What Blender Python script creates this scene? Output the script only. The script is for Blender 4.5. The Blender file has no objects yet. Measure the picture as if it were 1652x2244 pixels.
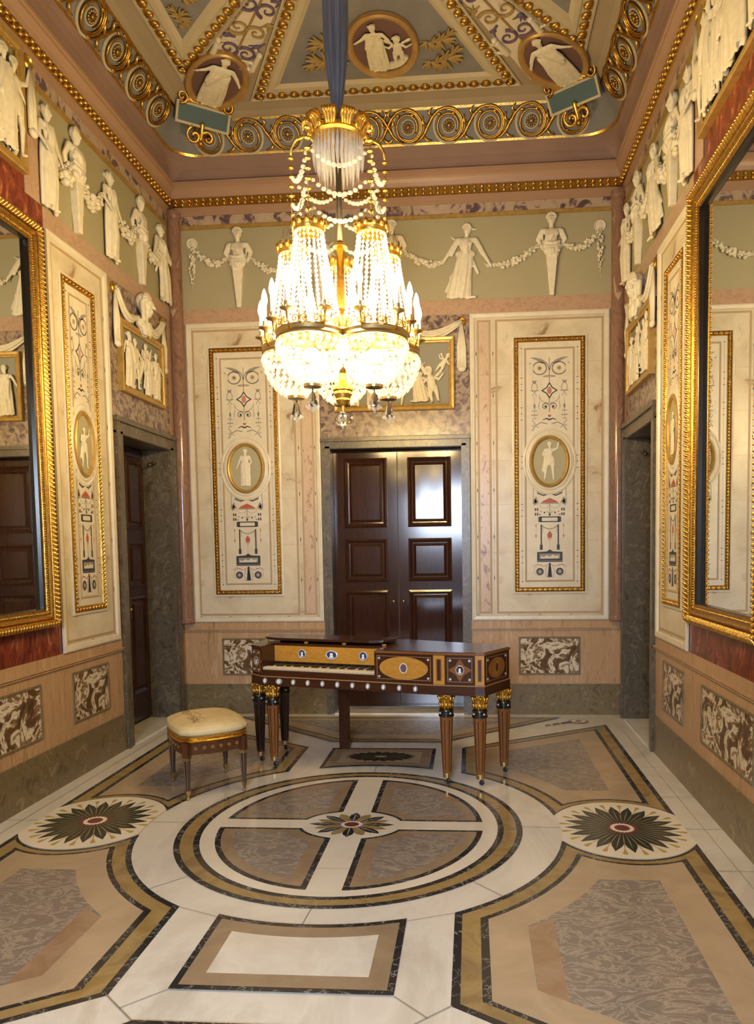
import bpy, bmesh, math, random
from mathutils import Vector, Matrix
R = random.Random(7)
sc = bpy.context.scene
C = sc.collection
pi = math.pi
W, YB, YF = 2.186, 2.929, -6.2          # half width, back wall, front wall
HC = 5.68                               # flat of the ceiling

# ------------------------------------------------------------------ camera
cam = bpy.data.cameras.new('camera'); co = bpy.data.objects.new('camera', cam); C.objects.link(co)
yaw, pit, rol = .0725, -.0638, -.0140
fw = Vector((-math.sin(yaw)*math.cos(pit), math.cos(yaw)*math.cos(pit), math.sin(pit)))
rr = Vector((math.cos(yaw), math.sin(yaw), 0)); uu = rr.cross(fw)
r2 = rr*math.cos(rol)+uu*math.sin(rol); u2 = uu*math.cos(rol)-rr*math.sin(rol)
co.matrix_world = Matrix(((r2.x, u2.x, -fw.x, .7282), (r2.y, u2.y, -fw.y, -4.2241), (r2.z, u2.z, -fw.z, 1.65), (0, 0, 0, 1)))
cam.sensor_fit = 'VERTICAL'; cam.sensor_height = 24; cam.lens = 1595.3/2244*24
cam.shift_x = (826-917.26)/2244; cam.shift_y = (1302.9-1122)/2244
cam.clip_start = .05
sc.camera = co

# ------------------------------------------------------------------ light and exposure
LAMP_COL = (1.0, .71, .31)              # candle bulbs
BULB, INNER = 860.0, 60.0               # emission strength of the flame bulbs and of the lamps inside the baskets
DAY = 980.0                              # watts of daylight through the window
sc.view_settings.view_transform = 'Standard'; sc.view_settings.look = 'None'
sc.view_settings.gamma = 1; sc.view_settings.exposure = 0.0
sc.view_settings.use_curve_mapping = False
wd = bpy.data.worlds.new('sky'); sc.world = wd; wd.use_nodes = True
wd.node_tree.nodes['Background'].inputs[0].default_value = (.55, .68, 1, 1)
wd.node_tree.nodes['Background'].inputs[1].default_value = .8
dl = bpy.data.lights.new('window_daylight', 'AREA'); dl.shape = 'RECTANGLE'; dl.size = 1.5; dl.size_y = 2.6
dl.energy = DAY; dl.color = (.70, .81, 1)
do = bpy.data.objects.new('window_daylight', dl); C.objects.link(do)
do.location = (.15, YF-1.5, 3.1); do.rotation_euler = (math.radians(58), 0, 0)
sc.cycles.caustics_reflective = False; sc.cycles.caustics_refractive = False
sc.cycles.max_bounces = 8; sc.cycles.diffuse_bounces = 4; sc.cycles.glossy_bounces = 4; sc.cycles.transmission_bounces = 4; sc.cycles.transparent_max_bounces = 12
sc.cycles.sample_clamp_indirect = 6
try: sc.cycles.use_denoising = True
except Exception: pass

# ------------------------------------------------------------------ materials
MT = {}
def base(name, col, rough=.5, metal=0, spec=.5):
    m = bpy.data.materials.new(name); m.use_nodes = True
    b = m.node_tree.nodes['Principled BSDF']
    b.inputs['Base Color'].default_value = (*col, 1); b.inputs['Roughness'].default_value = rough
    b.inputs['Metallic'].default_value = metal; b.inputs['Specular IOR Level'].default_value = spec
    MT[name] = m
    return m, m.node_tree, b
def node(t, kind, **kw):
    n = t.nodes.new(kind)
    for k, v in kw.items():
        if hasattr(n, k): setattr(n, k, v)
        else: n.inputs[k.replace('_', ' ')].default_value = v
    return n
def ramp(t, src, stops, const=False):
    n = t.nodes.new('ShaderNodeValToRGB')
    if const: n.color_ramp.interpolation = 'CONSTANT'
    e = n.color_ramp.elements
    while len(e) < len(stops): e.new(.5)
    for el, (p, c) in zip(e, stops): el.position = p; el.color = (*c, 1)
    t.links.new(src, n.inputs[0]); return n.outputs[0]
def coords(t, scale, rot=(0, 0, 0)):
    tc = t.nodes.new('ShaderNodeTexCoord'); mp = t.nodes.new('ShaderNodeMapping')
    mp.inputs['Scale'].default_value = scale; mp.inputs['Rotation'].default_value = rot
    t.links.new(tc.outputs['Object'], mp.inputs[0]); return mp.outputs[0]
def marble(name, stops, scale=3, stretch=(1, 1, 1), detail=6, dist=1.0, rough=.3, rot=(0, 0, 0), bump=0, ridge=False, spec=.5):
    m, t, b = base(name, (.5, .5, .5), rough, 0, spec)
    co_ = coords(t, stretch, rot)
    n = t.nodes.new('ShaderNodeTexNoise'); n.inputs['Scale'].default_value = scale; n.inputs['Detail'].default_value = detail
    n.inputs['Roughness'].default_value = .6; n.inputs['Distortion'].default_value = dist
    t.links.new(co_, n.inputs['Vector'])
    f = n.outputs[0]
    if ridge:
        s = node(t, 'ShaderNodeMath', operation='SUBTRACT'); s.inputs[1].default_value = .5; t.links.new(f, s.inputs[0])
        a = node(t, 'ShaderNodeMath', operation='ABSOLUTE'); t.links.new(s.outputs[0], a.inputs[0])
        k = node(t, 'ShaderNodeMath', operation='MULTIPLY'); k.inputs[1].default_value = 4; t.links.new(a.outputs[0], k.inputs[0]); f = k.outputs[0]
    t.links.new(ramp(t, f, stops), b.inputs['Base Color'])
    if bump:
        bp = t.nodes.new('ShaderNodeBump'); bp.inputs['Strength'].default_value = bump; bp.inputs['Distance'].default_value = .01
        t.links.new(f, bp.inputs['Height']); t.links.new(bp.outputs[0], b.inputs['Normal'])
    return m
def noisy(name, c1, c2, scale, rough=.5, metal=0, stretch=(1, 1, 1), spec=.5, bump=0, detail=4):
    m, t, b = base(name, c1, rough, metal, spec)
    n = t.nodes.new('ShaderNodeTexNoise'); n.inputs['Scale'].default_value = scale; n.inputs['Detail'].default_value = detail
    t.links.new(coords(t, stretch), n.inputs['Vector'])
    t.links.new(ramp(t, n.outputs[0], [(.35, c1), (.65, c2)]), b.inputs['Base Color'])
    if bump:
        bp = t.nodes.new('ShaderNodeBump'); bp.inputs['Strength'].default_value = bump; bp.inputs['Distance'].default_value = .01
        t.links.new(n.outputs[0], bp.inputs['Height']); t.links.new(bp.outputs[0], b.inputs['Normal'])
    return m
# floor stones
marble('floor_white', [(.36, (.63, .58, .49)), (.5, (.76, .72, .63)), (.64, (.68, .63, .54))], 1.6, (1, .45, 1), rough=.16, dist=1.5, rot=(0, 0, .5))
marble('floor_cream', [(.3, (.78, .70, .55)), (.7, (.86, .80, .66))], 3, rough=.16)
marble('floor_black', [(.0, (.42, .42, .38)), (.035, (.030, .030, .031)), (1, (.022, .022, .024))], 5, rough=.14, dist=2, ridge=True)
marble('floor_ochre', [(.36, (.30, .20, .065)), (.5, (.39, .275, .11)), (.64, (.27, .185, .08))], 4, rough=.16)
marble('floor_tan', [(.38, (.30, .215, .13)), (.62, (.37, .275, .17))], 4, rough=.16)
marble('floor_beige', [(.38, (.43, .325, .205)), (.62, (.50, .385, .25))], 3, rough=.16)
marble('floor_grey', [(.0, (.46, .39, .30)), (.07, (.34, .29, .23)), (.30, (.24, .20, .165)), (1, (.30, .255, .21))], 5, (1, 1.7, 1), dist=2.4, detail=9, rough=.17, ridge=True)
marble('floor_rust', [(.3, (.30, .18, .09)), (.7, (.42, .30, .20))], 6, rough=.16)
marble('floor_dark_green', [(.3, (.030, .036, .020)), (.7, (.045, .055, .035))], 12, rough=.16)
base('floor_gold', (.50, .36, .10), .2); base('floor_red', (.20, .05, .03), .2); base('floor_ivory', (.85, .78, .66), .2); base('joint', (.30, .25, .19), .4)
# wall stones
marble('plinth_stone', [(.36, (.115, .086, .042)), (.47, (.20, .152, .078)), (.55, (.150, .113, .056)), (.66, (.28, .218, .118))], 9, dist=1.2, detail=10, rough=.28)
marble('door_stone', [(.36, (.062, .050, .034)), (.46, (.125, .102, .07)), (.52, (.078, .064, .044)), (.60, (.175, .145, .10)), (.68, (.095, .078, .052))], 10, (1, 1, .8), dist=1.6, detail=10, rough=.3)
marble('dado_pink', [(.36, (.37, .215, .11)), (.46, (.50, .325, .175)), (.53, (.44, .275, .145)), (.64, (.55, .375, .215))], 15, (1.6, 1.6, .22), dist=1.0, detail=10, rough=.28)
marble('band_pink', [(.38, (.40, .265, .185)), (.5, (.475, .325, .23)), (.62, (.41, .26, .18))], 14, detail=9, rough=.3)
marble('column_pink', [(.34, (.18, .095, .065)), (.48, (.28, .16, .11)), (.6, (.21, .115, .08)), (.68, (.44, .31, .23))], 11, (1, 1, .35), dist=1.2, detail=9, rough=.16)
marble('panel_white', [(.32, (.30, .19, .11)), (.385, (.55, .465, .325)), (.5, (.63, .555, .41)), (.62, (.68, .61, .47)), (.70, (.50, .40, .265))], 3.2, dist=.6, detail=9, rough=.3)
marble('panel_inner', [(.36, (.63, .57, .44)), (.64, (.71, .65, .52))], 4, rough=.35)
marble('inlay_pink', [(.36, (.32, .17, .13)), (.42, (.53, .39, .27)), (.6, (.58, .45, .33)), (.68, (.42, .27, .20))], 16, (1, 1, .5), detail=9, rough=.3)
marble('purple_stone', [(.38, (.105, .068, .070)), (.46, (.19, .13, .125)), (.51, (.31, .235, .19)), (.64, (.40, .32, .25))], 17, dist=.6, detail=9, rough=.25)
marble('purple_patch', [(.38, (.11, .07, .085)), (.44, (.17, .115, .12)), (.475, (.43, .33, .26)), (.7, (.50, .40, .31))], 7, dist=.7, detail=9, rough=.25)
marble('breccia', [(.36, (.075, .040, .020)), (.45, (.14, .078, .034)), (.475, (.24, .14, .06)), (.50, (.72, .65, .50)), (.545, (.64, .55, .40)), (.57, (.28, .17, .08)), (.62, (.15, .08, .04)), (.66, (.62, .53, .38))], 7.5, dist=.9, rough=.18, detail=9)
marble('red_marble', [(.34, (.085, .018, .010)), (.48, (.17, .036, .020)), (.6, (.24, .060, .028)), (.66, (.40, .15, .07))], 13, (1, 1, .5), dist=1.0, detail=9, rough=.2)
base('frieze_green', (.37, .335, .215), .7); base('relief_ground', (.27, .26, .215), .7); base('cameo_ground', (.38, .35, .22), .6)
noisy('stucco', (.68, .62, .475), (.77, .71, .56), 14, .6)
# metals, woods
noisy('gold', (.62, .37, .075), (.86, .57, .15), 60, .30, 1, bump=.25)
noisy('gold_dark', (.36, .20, .04), (.56, .34, .08), 60, .34, 1, bump=.25)
noisy('gold_paint', (.43, .27, .075), (.54, .355, .11), 20, .38, .45)
base('bronze', (.10, .085, .06), .35, .8); base('brass_dull', (.55, .42, .20), .35, 1)
def wood(name, c1, c2, scale=6, stretch=(1, 1, 12), rough=.18, dist=1.5):
    return marble(name, [(.3, c1), (.7, c2)], scale, stretch, dist=dist, rough=rough)
wood('door_wood', (.026, .010, .006), (.050, .018, .010), 5, (6, 6, .5), .13)
wood('mahogany', (.034, .010, .004), (.062, .019, .007), 5, (1, 6, 10), .20)
wood('leg_wood', (.17, .058, .013), (.26, .098, .024), 8, (8, 8, 1), .25)
wood('dark_leg', (.035, .014, .010), (.055, .022, .014), 8, (8, 8, 1), .25)
wood('satinwood', (.40, .18, .022), (.58, .29, .045), 7, (2, 2, 7), .25, 2.0)
wood('stool_wood', (.065, .022, .007), (.11, .038, .012), 8, (2, 2, 8), .2)
base('ebony', (.010, .008, .007), .25); base('inlay_light', (.36, .19, .065), .3); base('flute_brown', (.30, .125, .036), .3); base('flute_dark', (.085, .028, .009), .3); base('ivory', (.78, .70, .55), .3); base('ivory_worn', (.62, .50, .30), .35)
base('cameo_blue', (.030, .045, .14), .3); base('cameo_white', (.84, .84, .84), .35); base('cameo_ring', (.58, .60, .62), .3, .3); base('bright_blue', (.07, .13, .62), .3)
base('string_tan', (.33, .26, .17), .4); base('rubber', (.015, .013, .012), .4)
noisy('silk', (.60, .47, .235), (.69, .56, .31), 9, .5, spec=.4)
base('silk_thread', (.30, .20, .09), .6)
noisy('sleeve_silk', (.115, .135, .185), (.17, .19, .245), 6, .38, stretch=(6, 6, .4))
# ceiling
noisy('cove_pink', (.25, .155, .125), (.28, .18, .145), 3, .7); noisy('ceil_beige', (.34, .275, .185), (.375, .30, .21), 3, .7)
noisy('ceil_blue', (.20, .196, .205), (.23, .225, .23), 5, .7); noisy('ceil_cream', (.50, .43, .30), (.54, .47, .33), 4, .7)
base('oval_purple', (.155, .085, .080), .6); base('tablet_teal', (.055, .11, .135), .6)
noisy('oval_rim', (.42, .25, .085), (.50, .31, .11), 12, .4, .3)
marble('vault_marble', [(.3, (.46, .40, .36)), (.42, (.66, .59, .49)), (.7, (.72, .64, .52))], 5, dist=1.5, rough=.6)
base('cornice_pink', (.40, .25, .165), .4); base('plaster', (.48, .39, .27), .8)
base('arabesque_purple', (.13, .085, .15), .6); base('arabesque_gold', (.34, .23, .08), .5); base('arabesque_blue', (.10, .10, .22), .6)
# painted grotesques
base('ink', (.030, .030, .042), .5); base('ink_red', (.42, .085, .055), .5); base('ink_grey', (.27, .245, .215), .5); base('ink_tan', (.42, .30, .17), .5)
m, t, b = base('looking_glass', (.90, .92, .90), .015, 1)
m, t, b = base('crystal', (.97, .97, .97), .08, 0, .8)
b.inputs['IOR'].default_value = 1.5
tr = t.nodes.new('ShaderNodeBsdfTransparent'); tl = t.nodes.new('ShaderNodeBsdfTranslucent'); tl.inputs[0].default_value = (.95, .95, .95, 1)
x1 = t.nodes.new('ShaderNodeMixShader'); x1.inputs[0].default_value = .22; x2 = t.nodes.new('ShaderNodeMixShader'); x2.inputs[0].default_value = .66
t.links.new(b.outputs[0], x1.inputs[1]); t.links.new(tl.outputs[0], x1.inputs[2])
t.links.new(x1.outputs[0], x2.inputs[1]); t.links.new(tr.outputs[0], x2.inputs[2]); t.links.new(x2.outputs[0], t.nodes['Material Output'].inputs[0])
def emit(name, col, s):
    m = bpy.data.materials.new(name); m.use_nodes = True; t = m.node_tree; t.nodes.clear()
    e = t.nodes.new('ShaderNodeEmission'); e.inputs[0].default_value = (*col, 1); e.inputs[1].default_value = s
    o = t.nodes.new('ShaderNodeOutputMaterial'); t.links.new(e.outputs[0], o.inputs[0]); MT[name] = m
emit('bulb_light', LAMP_COL, BULB); emit('inner_light', LAMP_COL, INNER); emit('tent_light', LAMP_COL, INNER*.35)
m, t, b = base('clear_crystal', (1, 1, 1), .0, 0, .6); b.inputs['Transmission Weight'].default_value = 1; b.inputs['IOR'].default_value = 1.5
base('candle_wax', (.85, .82, .76), .5)
m, t, b = base('window_glass', (1, 1, 1), .02); b.inputs['Transmission Weight'].default_value = 1

# ------------------------------------------------------------------ mesh builder
class MB:
    def __init__(s): s.v, s.f, s.m, s.s = [], [], [], []
    def add(s, vs, fs, mat, sm=False, M=None):
        o = len(s.v)
        s.v += [tuple(M @ Vector(v)) for v in vs] if M else [tuple(v) for v in vs]
        for f in fs: s.f.append(tuple(i+o for i in f)); s.m.append(mat); s.s.append(sm)
        return s
    def box(s, x0, x1, y0, y1, z0, z1, mat, M=None):
        vs = [(x, y, z) for z in (z0, z1) for y in (y0, y1) for x in (x0, x1)]
        return s.add(vs, [(0, 2, 3, 1), (4, 5, 7, 6), (0, 1, 5, 4), (2, 6, 7, 3), (0, 4, 6, 2), (1, 3, 7, 5)], mat, False, M)
    def flat(s, pts, z, mat, M=None):                 # horizontal polygon
        return s.add([(p[0], p[1], z) for p in pts], [tuple(range(len(pts)))], mat, False, M)
    def plate(s, pts, y0, y1, mat, M=None, sm=False):           # outline in x,z with thickness in y (y1 the front)
        n = len(pts)
        vs = [(p[0], y0, p[1]) for p in pts]+[(p[0], y1, p[1]) for p in pts]
        return s.add(vs, [tuple(range(n, 2*n)), tuple(range(n-1, -1, -1))]+[(i, (i+1) % n, n+(i+1) % n, n+i) for i in range(n)], mat, sm, M)
    def ribbon(s, pts, w, y0, y1, mat, closed=False, M=None):   # stroke in x,z with thickness
        n = len(pts); L, Rr = [], []
        for i in range(n):
            a = pts[(i-1) % n] if closed or i else pts[0]; c = pts[(i+1) % n] if closed or i < n-1 else pts[-1]
            dx, dz = c[0]-a[0], c[1]-a[1]; l = math.hypot(dx, dz) or 1; ww = w(i/(n-1)) if callable(w) else w
            L.append((pts[i][0]-dz/l*ww/2, pts[i][1]+dx/l*ww/2)); Rr.append((pts[i][0]+dz/l*ww/2, pts[i][1]-dx/l*ww/2))
        vs = [(p[0], y1, p[1]) for p in L]+[(p[0], y1, p[1]) for p in Rr]+[(p[0], y0, p[1]) for p in L]+[(p[0], y0, p[1]) for p in Rr]
        fs = []
        for i in range(n if closed else n-1):
            j = (i+1) % n
            fs += [(i, j, n+j, n+i), (2*n+i, 2*n+j, j, i), (n+i, n+j, 3*n+j, 3*n+i)]
        return s.add(vs, fs, mat, False, M)
    def frame(s, x0, x1, z0, z1, prof, mat, M=None, mats=None):   # prof: (inset, y)
        vs = []
        for d, y in prof: vs += [(x0+d, y, z0+d), (x1-d, y, z0+d), (x1-d, y, z1-d), (x0+d, y, z1-d)]
        for k in range(len(prof)-1):
            fs = [(4*k+i, 4*k+(i+1) % 4, 4*k+4+(i+1) % 4, 4*k+4+i) for i in range(4)]
            s.add(vs, fs, mats[k] if mats else mat, False, M)
        return s
    def oval(s, cx, cz, rx, rz, prof, mat, n=40, M=None, mats=None):  # prof: (outset, y)
        rings = []
        for d, y in prof: rings.append([(cx+(rx+d)*math.cos(2*pi*i/n), y, cz+(rz+d)*math.sin(2*pi*i/n)) for i in range(n)])
        for k in range(len(prof)-1):
            s.add(rings[k]+rings[k+1], [(i, (i+1) % n, n+(i+1) % n, n+i) for i in range(n)], mats[k] if mats else mat, True, M)
        return s
    def disc(s, cx, cz, rx, rz, y0, y1, mat, n=28, M=None):
        return s.plate([(cx+rx*math.cos(2*pi*i/n), cz+rz*math.sin(2*pi*i/n)) for i in range(n)], y0, y1, mat, M)
    def lathe(s, prof, n, mat, M=None, sm=True, fr=None, mats=None):     # prof: (r, z)
        vs = []
        for r, z in prof:
            for i in range(n):
                a = 2*pi*i/n; q = r*(fr(a, z) if fr else 1); vs.append((q*math.cos(a), q*math.sin(a), z))
        for k in range(len(prof)-1):
            s.add(vs, [(k*n+i, k*n+(i+1) % n, (k+1)*n+(i+1) % n, (k+1)*n+i) for i in range(n)], mats[k] if mats else mat, sm, M)
            if k < len(prof)-2 and False: pass
        return s
    def ell(s, c, r, mat, nu=8, nv=5, M=None, sm=True):
        rx, ry, rz = r if hasattr(r, '__len__') else (r, r, r)
        vs = [(c[0], c[1], c[2]-rz)]
        for j in range(1, nv):
            ph = -pi/2+pi*j/nv
            for i in range(nu): a = 2*pi*i/nu; vs.append((c[0]+rx*math.cos(ph)*math.cos(a), c[1]+ry*math.cos(ph)*math.sin(a), c[2]+rz*math.sin(ph)))
        vs.append((c[0], c[1], c[2]+rz)); e = len(vs)-1
        fs = [(0, 1+(i+1) % nu, 1+i) for i in range(nu)]
        for j in range(nv-2):
            o = 1+j*nu
            fs += [(o+i, o+(i+1) % nu, o+nu+(i+1) % nu, o+nu+i) for i in range(nu)]
        o = 1+(nv-2)*nu
        fs += [(o+i, o+(i+1) % nu, e) for i in range(nu)]
        return s.add(vs, fs, mat, sm, M)
    def tube(s, pts, r, mat, n=8, M=None, closed=False, sm=True):
        P = [Vector(p) for p in pts]; N = len(P); vs = []; up = None
        for i in range(N):
            t = (P[(i+1) % N if closed else min(i+1, N-1)]-P[(i-1) % N if closed else max(i-1, 0)])
            t = t.normalized() if t.length > 1e-9 else Vector((0, 0, 1))
            if up is None: up = Vector((0, 0, 1)) if abs(t.z) < .9 else Vector((1, 0, 0))
            a = (up-t*up.dot(t)).normalized(); bb = t.cross(a); up = a
            q = r[i] if hasattr(r, '__len__') else r
            vs += [tuple(P[i]+a*q*math.cos(2*pi*k/n)+bb*q*math.sin(2*pi*k/n)) for k in range(n)]
        fs = [(i*n+k, i*n+(k+1) % n, ((i+1) % N)*n+(k+1) % n, ((i+1) % N)*n+k) for i in range(N if closed else N-1) for k in range(n)]
        if not closed: fs += [tuple(range(n-1, -1, -1)), tuple(range((N-1)*n, N*n))]
        return s.add(vs, fs, mat, sm, M)
    def cap(s, p0, p1, r0, r1, mat='stucco', n=9):     # capsule with round ends
        P0, P1 = Vector(p0), Vector(p1); t = (P1-P0); l = t.length or 1e-6; t = t/l if t.length else Vector((0, 0, 1))
        pts, rs = [], []
        for k in range(4): a = pi/2*k/4; pts.append(P0-t*r0*math.cos(a)); rs.append(max(r0*math.sin(a), r0*.05))
        pts.append(P0); rs.append(r0); pts.append(P1); rs.append(r1)
        for k in range(3, -1, -1): a = pi/2*k/4; pts.append(P1+t*r1*math.cos(a)); rs.append(max(r1*math.sin(a), r1*.05))
        return s.tube(pts, rs, mat, n)
    def mesh(s, name, fix=True):
        me = bpy.data.meshes.new(name); me.from_pydata(s.v, [], s.f)
        keys = []
        for k in s.m:
            if k not in keys: keys.append(k)
        for k in keys: me.materials.append(MT[k])
        ix = {k: i for i, k in enumerate(keys)}
        me.polygons.foreach_set('material_index', [ix[k] for k in s.m]); me.polygons.foreach_set('use_smooth', s.s)
        if fix:
            bm = bmesh.new(); bm.from_mesh(me); bmesh.ops.recalc_face_normals(bm, faces=bm.faces); bm.to_mesh(me); bm.free()
        me.update(); return me
    def build(s, name, parent=None, loc=(0, 0, 0), rot=(0, 0, 0), fix=True):
        return put(name, s.mesh(name, fix), parent, loc, rot)
def put(name, me, parent=None, loc=(0, 0, 0), rot=(0, 0, 0), scale=None):
    o = bpy.data.objects.new(name, me); C.objects.link(o); o.location = loc; o.rotation_euler = rot
    if scale: o.scale = scale
    if parent: o.parent = parent
    return o
def tag(o, label=None, cat=None, group=None, kind=None):
    if label: o['label'] = label
    if cat: o['category'] = cat
    if group: o['group'] = group
    if kind: o['kind'] = kind
    return o
def thing(name, label, cat, loc, rz=0, group=None, kind=None):
    o = bpy.data.objects.new(name, None); o.empty_display_size = .1; C.objects.link(o); o.location = loc; o.rotation_euler = (0, 0, rz)
    return tag(o, label, cat, group, kind)
def kids(o): return [c for c in C.objects if c.parent == o]
def copy_tree(o, parent=None):
    c = o.copy(); C.objects.link(c); c.parent = parent
    for k in kids(o): copy_tree(k, c)
    return c
def at(wall, u, z, d=0):          # a point on a wall: u is world x on the back wall, world y on the side walls; d out from it
    if wall == 'B': return (u, YB-d, z), 0
    if wall == 'L': return (-W+d, u, z), pi/2
    return (W-d, u, z), -pi/2
def arc(cx, cy, rx, ry, a0, a1, n): return [(cx+rx*math.cos(a0+(a1-a0)*i/n), cy+ry*math.sin(a0+(a1-a0)*i/n)) for i in range(n+1)]
def spiral(cx, cz, r0, r1, a0, turns, n): return [(cx+(r0+(r1-r0)*i/n)*math.cos(a0+2*pi*turns*i/n), cz+(r0+(r1-r0)*i/n)*math.sin(a0+2*pi*turns*i/n)) for i in range(n+1)]
# ================================================================== SETTING
# ------------------------------------------------------------------ floor with stone inlay
fl = MB()
fl.box(-2.75, 2.75, YF-.1, YB+.5, -.12, 0, 'floor_white')
ZL = [0.0]
def lay(pts, mat): ZL[0] += .00009; fl.flat(pts, ZL[0], mat)
def ellipse(a, b, n=96): return arc(0, 0, a, b, 0, 2*pi, n)[:-1]
def line(p, q, w=.004, mat='joint'):
    d = math.hypot(q[0]-p[0], q[1]-p[1]); nx, ny = -(q[1]-p[1])/d*w/2, (q[0]-p[0])/d*w/2
    fl.flat([(p[0]+nx, p[1]+ny), (q[0]+nx, q[1]+ny), (q[0]-nx, q[1]-ny), (p[0]-nx, p[1]-ny)], .0028, mat)
def quadrant(ds, sx, sy, n=900):
    dx, dlo, dcirc, dmed, ddiag, flatmed = ds
    px, py = 1.30, 1.36
    dd = Vector((1.31, .80)).normalized(); nrm = Vector((-dd.y, dd.x))        # outward normal of the slanted side
    def ok(x, y):
        if x > 1.955-dx or x < .640+dlo: return False
        if (x/(1.236+dcirc))**2+(y/(1.195+dcirc))**2 < 1: return False
        if flatmed:
            if y < flatmed: return False
        elif ((x-1.592)/(.411+dmed))**2+(y/(.428+dmed))**2 < 1: return False
        return (x-.640)*nrm.x+(y-1.70)*nrm.y <= -ddiag
    pts = []
    for i in range(n):
        a = 2*pi*i/n; lo, hi = 0, 3
        for _ in range(22):
            mid = (lo+hi)/2
            if ok(px+mid*math.cos(a), py+mid*math.sin(a)): lo = mid
            else: hi = mid
        pts.append(((px+lo*math.cos(a))*sx, (py+lo*math.sin(a))*sy))
    return pts
for layer, (d, mt) in enumerate((((0, 0, 0, 0, 0, 0), 'floor_black'), ((.034, .034, .030, .017, .030, 0), 'floor_ochre'), ((.112, .115, .098, .050, .085, 0), 'floor_black'),
                 ((.145, .150, .125, .068, .108, 0), 'floor_beige'), ((.315, .320, .270, 0, .260, .665), 'floor_grey'))):
    for sx in (1, -1):
        for sy in (1, -1): lay(quadrant(d, sx, sy), mt)
for sx in (1, -1):
    lay([(sx*.962, -1.14), (sx*1.075, -1.055), (sx*1.07, -1.655), (sx*.962, -1.592)], 'floor_rust')
# middle rings and cross
for a, b, mt in ((1.014, 1.020, 'floor_black'), (.980, .988, 'floor_ochre'), (.905, .936, 'floor_black'), (.870, .906, 'floor_cream')): lay(ellipse(a, b), mt)
def quarter(a, b, ex, ey, ox, oy, sx, sy, n=60):      # quarter ellipse cut by the cross and by the middle oval
    px, py = .42, .42; pts = []
    for i in range(300):
        t = 2*pi*i/300; lo, hi = 0, 1.2
        for _ in range(20):
            mid = (lo+hi)/2; x = px+mid*math.cos(t); y = py+mid*math.sin(t)
            if (x/a)**2+(y/b)**2 < 1 and x > ex and y > ey and (x/ox)**2+(y/oy)**2 > 1: lo = mid
            else: hi = mid
        pts.append(((px+lo*math.cos(t))*sx, (py+lo*math.sin(t))*sy))
    return pts
for args, mt in (((.783, .846, .088, .066, .300, .214), 'floor_black'), ((.751, .816, .120, .088, .322, .232), 'floor_tan'), ((.683, .755, .192, .135, .40, .30), 'floor_grey')):
    for sx in (1, -1):
        for sy in (1, -1): lay(quarter(*args, sx, sy), mt)
lay(ellipse(.288, .204), 'floor_cream')
def star(cx, cy, spec):
    for r0, r1, wd_, mid, n, ph, kx, ky, mt in spec:
        ZL[0] += .00006
        for i in range(n):
            a = 2*pi*(i+ph)/n; c, s = math.cos(a), math.sin(a)
            pr = [(r0, .25), (r0+(r1-r0)*mid, 1), (r0+(r1-r0)*(mid+.22), .82), (r1, 0), (r0+(r1-r0)*(mid+.22), -.82), (r0+(r1-r0)*mid, -1), (r0, -.25)]
            fl.flat([(cx+(r*c-w*wd_*s)*kx, cy+(r*s+w*wd_*c)*ky) for r, w in pr], ZL[0], mt)
star(0, 0, [(.05, .235, .032, .58, 8, .5, 1, .76, 'floor_ochre'), (.05, .258, .034, .55, 8, 0, 1, .74, 'floor_black')])
star(0, 0, [(.05, .24, .0022, .5, 8, 0, 1, .72, 'floor_ivory')])
for a, b, mt in ((.062, .05, 'floor_ivory'), (.042, .034, 'floor_red')): lay([(x*(1+.10*(i % 2)), y*(1+.10*(i % 2))) for i, (x, y) in enumerate(ellipse(a, b, 32))], mt)
for sx in (1, -1):                                     # two side medallions
    cx = sx*1.592; ZL[0] += .00006
    pts = []
    for i in range(160):
        t = 2*pi*i/160; lo, hi = 0, .6
        for _ in range(20):
            mid = (lo+hi)/2; x = mid*math.cos(t); y = mid*math.sin(t); X = 1.592+x
            if (x/.411)**2+(y/.428)**2 < 1 and X < 1.953 and (X/1.239)**2+(y/1.197)**2 > 1: lo = mid
            else: hi = mid
        pts.append((sx*(1.592+lo*math.cos(t)), lo*math.sin(t)))
    lay(pts, 'floor_cream')
    star(cx, 0, [(.09, .365, .0040, .5, 20, .5, .95, 1, 'floor_gold'), (.31, .378, .015, .75, 20, .5, .95, 1, 'floor_gold'), (.06, .350, .037, .52, 20, 0, .95, 1, 'floor_dark_green'), (.08, .31, .0032, .5, 20, 0, .95, 1, 'floor_tan'), (.08, .29, .0032, .5, 20, .5, .95, 1, 'floor_tan')])
    for r, mt in ((.084, 'floor_red'), (.064, 'floor_ivory'), (.042, 'floor_red')):
        lay([(cx+x*(1+.12*(i % 2)), y*(1+.12*(i % 2))) for i, (x, y) in enumerate(ellipse(r, r, 36))], mt)
def bay(d, sy, y1):                                    # rectangle between ring and trapezoid, its inner side an arc
    xo = .428-d; k = 1.166+d
    top = arc(0, 0, 1.236+d, k, math.acos(xo/(1.236+d)), pi-math.acos(xo/(1.236+d)), 16)
    return [(x, y*sy) for x, y in top]+[(-xo, (y1-d)*sy), (xo, (y1-d)*sy)]
for d, mt in ((0, 'floor_black'), (.028, 'floor_tan'), (.108, 'floor_white')):
    for sy in (1, -1): lay(bay(d, sy, 1.655), mt)
lay(bay(.108, 1, 1.655), 'floor_beige')
star(0, 1.415, [(.05, .285, .036, .6, 22, 0, 1, .46, 'floor_dark_green'), (.05, .25, .003, .5, 22, .5, 1, .46, 'floor_tan')])
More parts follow.
